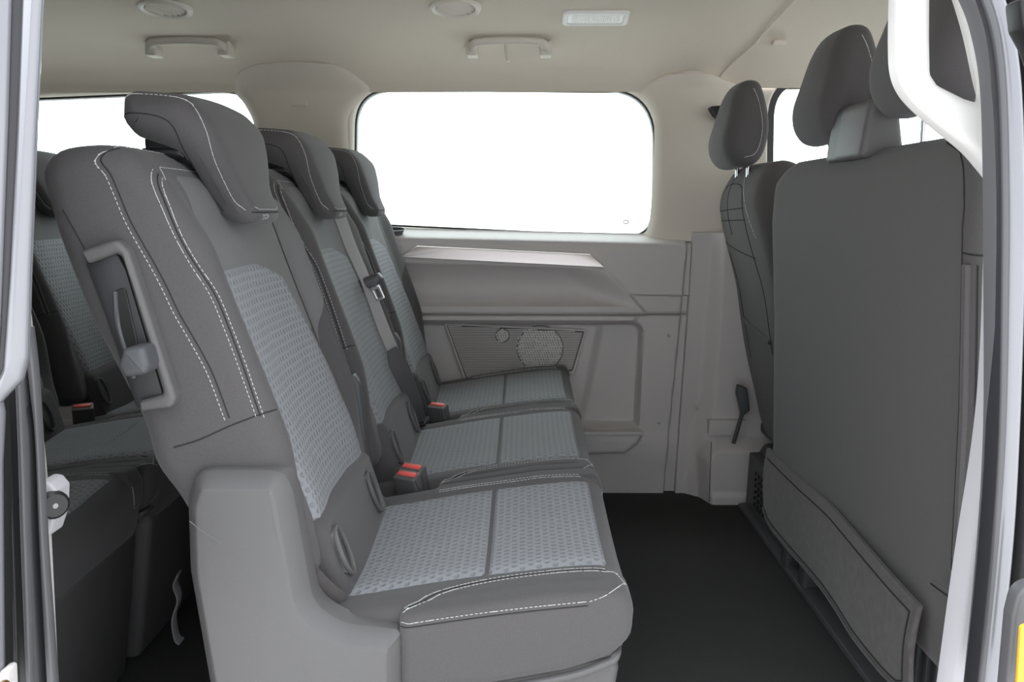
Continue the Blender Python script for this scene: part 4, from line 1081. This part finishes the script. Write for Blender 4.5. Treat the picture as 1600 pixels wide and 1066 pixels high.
# D-shaped assist handle on the pillar
ah = thing('assist_handle', 'large white D-shaped assist handle on the pillar at the right', 'handle', (0.45, 0.87, 0.95))
ho = sites(0.86, [(1397, -90), (1395, 0), (1394, 70), (1397, 115), (1410, 147), (1435, 175), (1470, 205), (1510, 238), (1538, 270), (1566, 300), (1570, 210), (1550, 120), (1530, 30), (1502, -50), (1460, -110), (1420, -125)])
hi = sites(0.86, [(1447, -60), (1446, 60), (1447, 118), (1458, 135), (1500, 156), (1533, 166), (1534, 130), (1519, 60), (1495, -20), (1470, -70)])
V, F = plate(resample(spline(ho, True, 6), 0.004, True), [resample(round_poly(hi, 0.008, 5), 0.004, True)], 0.845, 0.878, 0.010, 4)
link('handle_frame', [(v[0]-0.45, v[1]-0.87, v[2]-0.95) for v in V], F, M['white_plastic'], ah)

# front door standing open beyond the gap, with its amber reflector
fd = thing('front_door', 'edge of the front door at the right border with an amber reflector', 'door', (0.72, 0.70, 0))
V, F = pillow(round_poly([(*p, 0.02) for p in sites(0.70, [(1577, 960), (1588, 915), (1660, 900), (1660, 1150), (1560, 1150)])], seg=5), -0.006, 0.012, 0.004)
link('door_edge', [(v[0]-0.72, v[1], v[2]) for v in V], F, M['seal'], fd)
V, F = pillow(round_poly([(*p, 0.004) for p in sites(0.66, [(1593, 978), (1640, 963), (1640, 1100), (1585, 1100)])], seg=3), -0.0425, -0.038, 0.0012)
rfl = link('amber_reflector', [(v[0]-0.72, v[1], v[2]) for v in V], F, M['amber'], fd)
V, F = pillow(round_poly([(*p, 0.01) for p in sites(0.72, [(1574, 0), (1600, 10), (1640, 60), (1640, 200), (1596, 80), (1580, 50)])], seg=3), 0.0, 0.03, 0.008)
link('door_hinge', [(v[0]-0.72, v[1], v[2]) for v in V], F, M['black'], fd)

# ================================================================== left edge: slid-back door and rear pillar seal
sd = thing('sliding_door', 'slid back door at the left border, its polished window frame edge upright', 'door', (-0.55, 0.70, 0))
YD = 0.70
def dstrip(name, poly, ya, yb, m, r=0.004, n=5, rad=0.01):
    V, F = pillow(round_poly([(*p, rad) for p in sites(yb+0.003, [(a_+9, b_) for a_, b_ in poly])], seg=n), ya-YD, yb-YD, r, 3)
    return link(name, [(v[0]+0.55, v[1], v[2]) for v in V], F, M[m], sd, ang=50)
dstrip('frame_paint', [(-40, -80), (30, -80), (28, 0), (22, 200), (12, 450), (6, 566), (-40, 620)], 0.682, 0.70, 'paint', 0.010)
dstrip('frame_gap', [(24, -80), (50, -80), (46, 0), (36, 200), (22, 450), (14, 575), (2, 590), (8, 450), (18, 200), (24, 0)], 0.688, 0.70, 'rubber', 0.003)
dstrip('frame_chrome', [(44, -80), (78, -80), (72, 0), (62, 200), (53, 420), (49, 556), (40, 590), (18, 612), (2, 630), (2, 590), (12, 570), (22, 430), (34, 200), (42, 0)], 0.682, 0.70, 'paint', 0.010, 6, 0.015)
dstrip('door_skin', [(-60, 640), (4, 612), (10, 640), (6, 720), (7, 900), (9, 1120), (-60, 1120)], 0.682, 0.70, 'paint', 0.008)
dstrip('door_core', [(-200, 560), (12, 575), (16, 700), (20, 1120), (-200, 1120)], 0.70, 0.735, 'black', 0.006)
dl = dstrip('latch_plate', [(8, 1032), (22, 1030), (26, 1120), (8, 1120)], 0.685, 0.70, 'panel', 0.002)
for py in (1048, 1064):
    x, z = site(31, py, YD); link('latch_bolt', *disc((x+0.55, -0.022, z), (0.25, -1, 0), 0.0045, 0.008, 12), M['brass'], dl)
cs = sroot('trim_8', (0, 0.80, 0))
def cstrip(name, left, right, ya, yb, m, r=0.006):
    return link(name, *strip_mesh(left, right, ya, yb, yb, 0.80, 0.5), M[m], cs, ang=60)
cstrip('pillar_seal', [(10, 540), (12, 620), (15, 700), (17, 850), (24, 1100)], [(50, 540), (58, 620), (66, 680), (70, 850), (83, 1100)], 0.780, 0.80, 'rubber', 0.012)
cstrip('seal_rib', [(32, 540), (35, 620), (38, 700), (42, 850), (52, 1100)], [(43, 540), (46, 620), (49, 700), (54, 850), (62, 1100)], 0.776, 0.79, 'seal', 0.004)
cstrip('seal_rib', [(14, 540), (18, 620), (21, 700), (26, 850), (34, 1100)], [(20, 540), (24, 620), (28, 700), (33, 850), (41, 1100)], 0.778, 0.79, 'rubber', 0.003)
cstrip('pillar_flange', [(40, 510), (54, 620), (62, 690), (68, 850), (80, 1100)], [(54, 510), (62, 580), (69, 690), (77, 850), (95, 1100)], 0.782, 0.792, 'seal', 0.005)
bk = thing('pillar_bracket', 'small pale bracket with a round black knob at the left pillar', 'bracket', (-0.5, 0.84, 0.5))
V, F = pillow(round_poly([(*p, 0.006) for p in sites(0.82, [(58, 752), (76, 755), (87, 768), (86, 806), (76, 838), (58, 850)])], seg=4), 0.82, 0.85, 0.004)
link('bracket_plate', [(v[0]+0.5, v[1]-0.84, v[2]-0.5) for v in V], F, M['trim_grey'], bk)
x, z = site(81, 789, 0.82)
kn = link('bracket_knob', *disc((x+0.5, -0.018, z-0.5), (0.75, -0.66, 0), 0.0155, 0.008, 20, 0.003), M['black'], bk)
link('knob_mark', *disc((x+0.5055, -0.0230, z-0.5), (0.75, -0.66, 0), 0.003, 0.0012, 10, 0.0004), M['webbing'], bk)
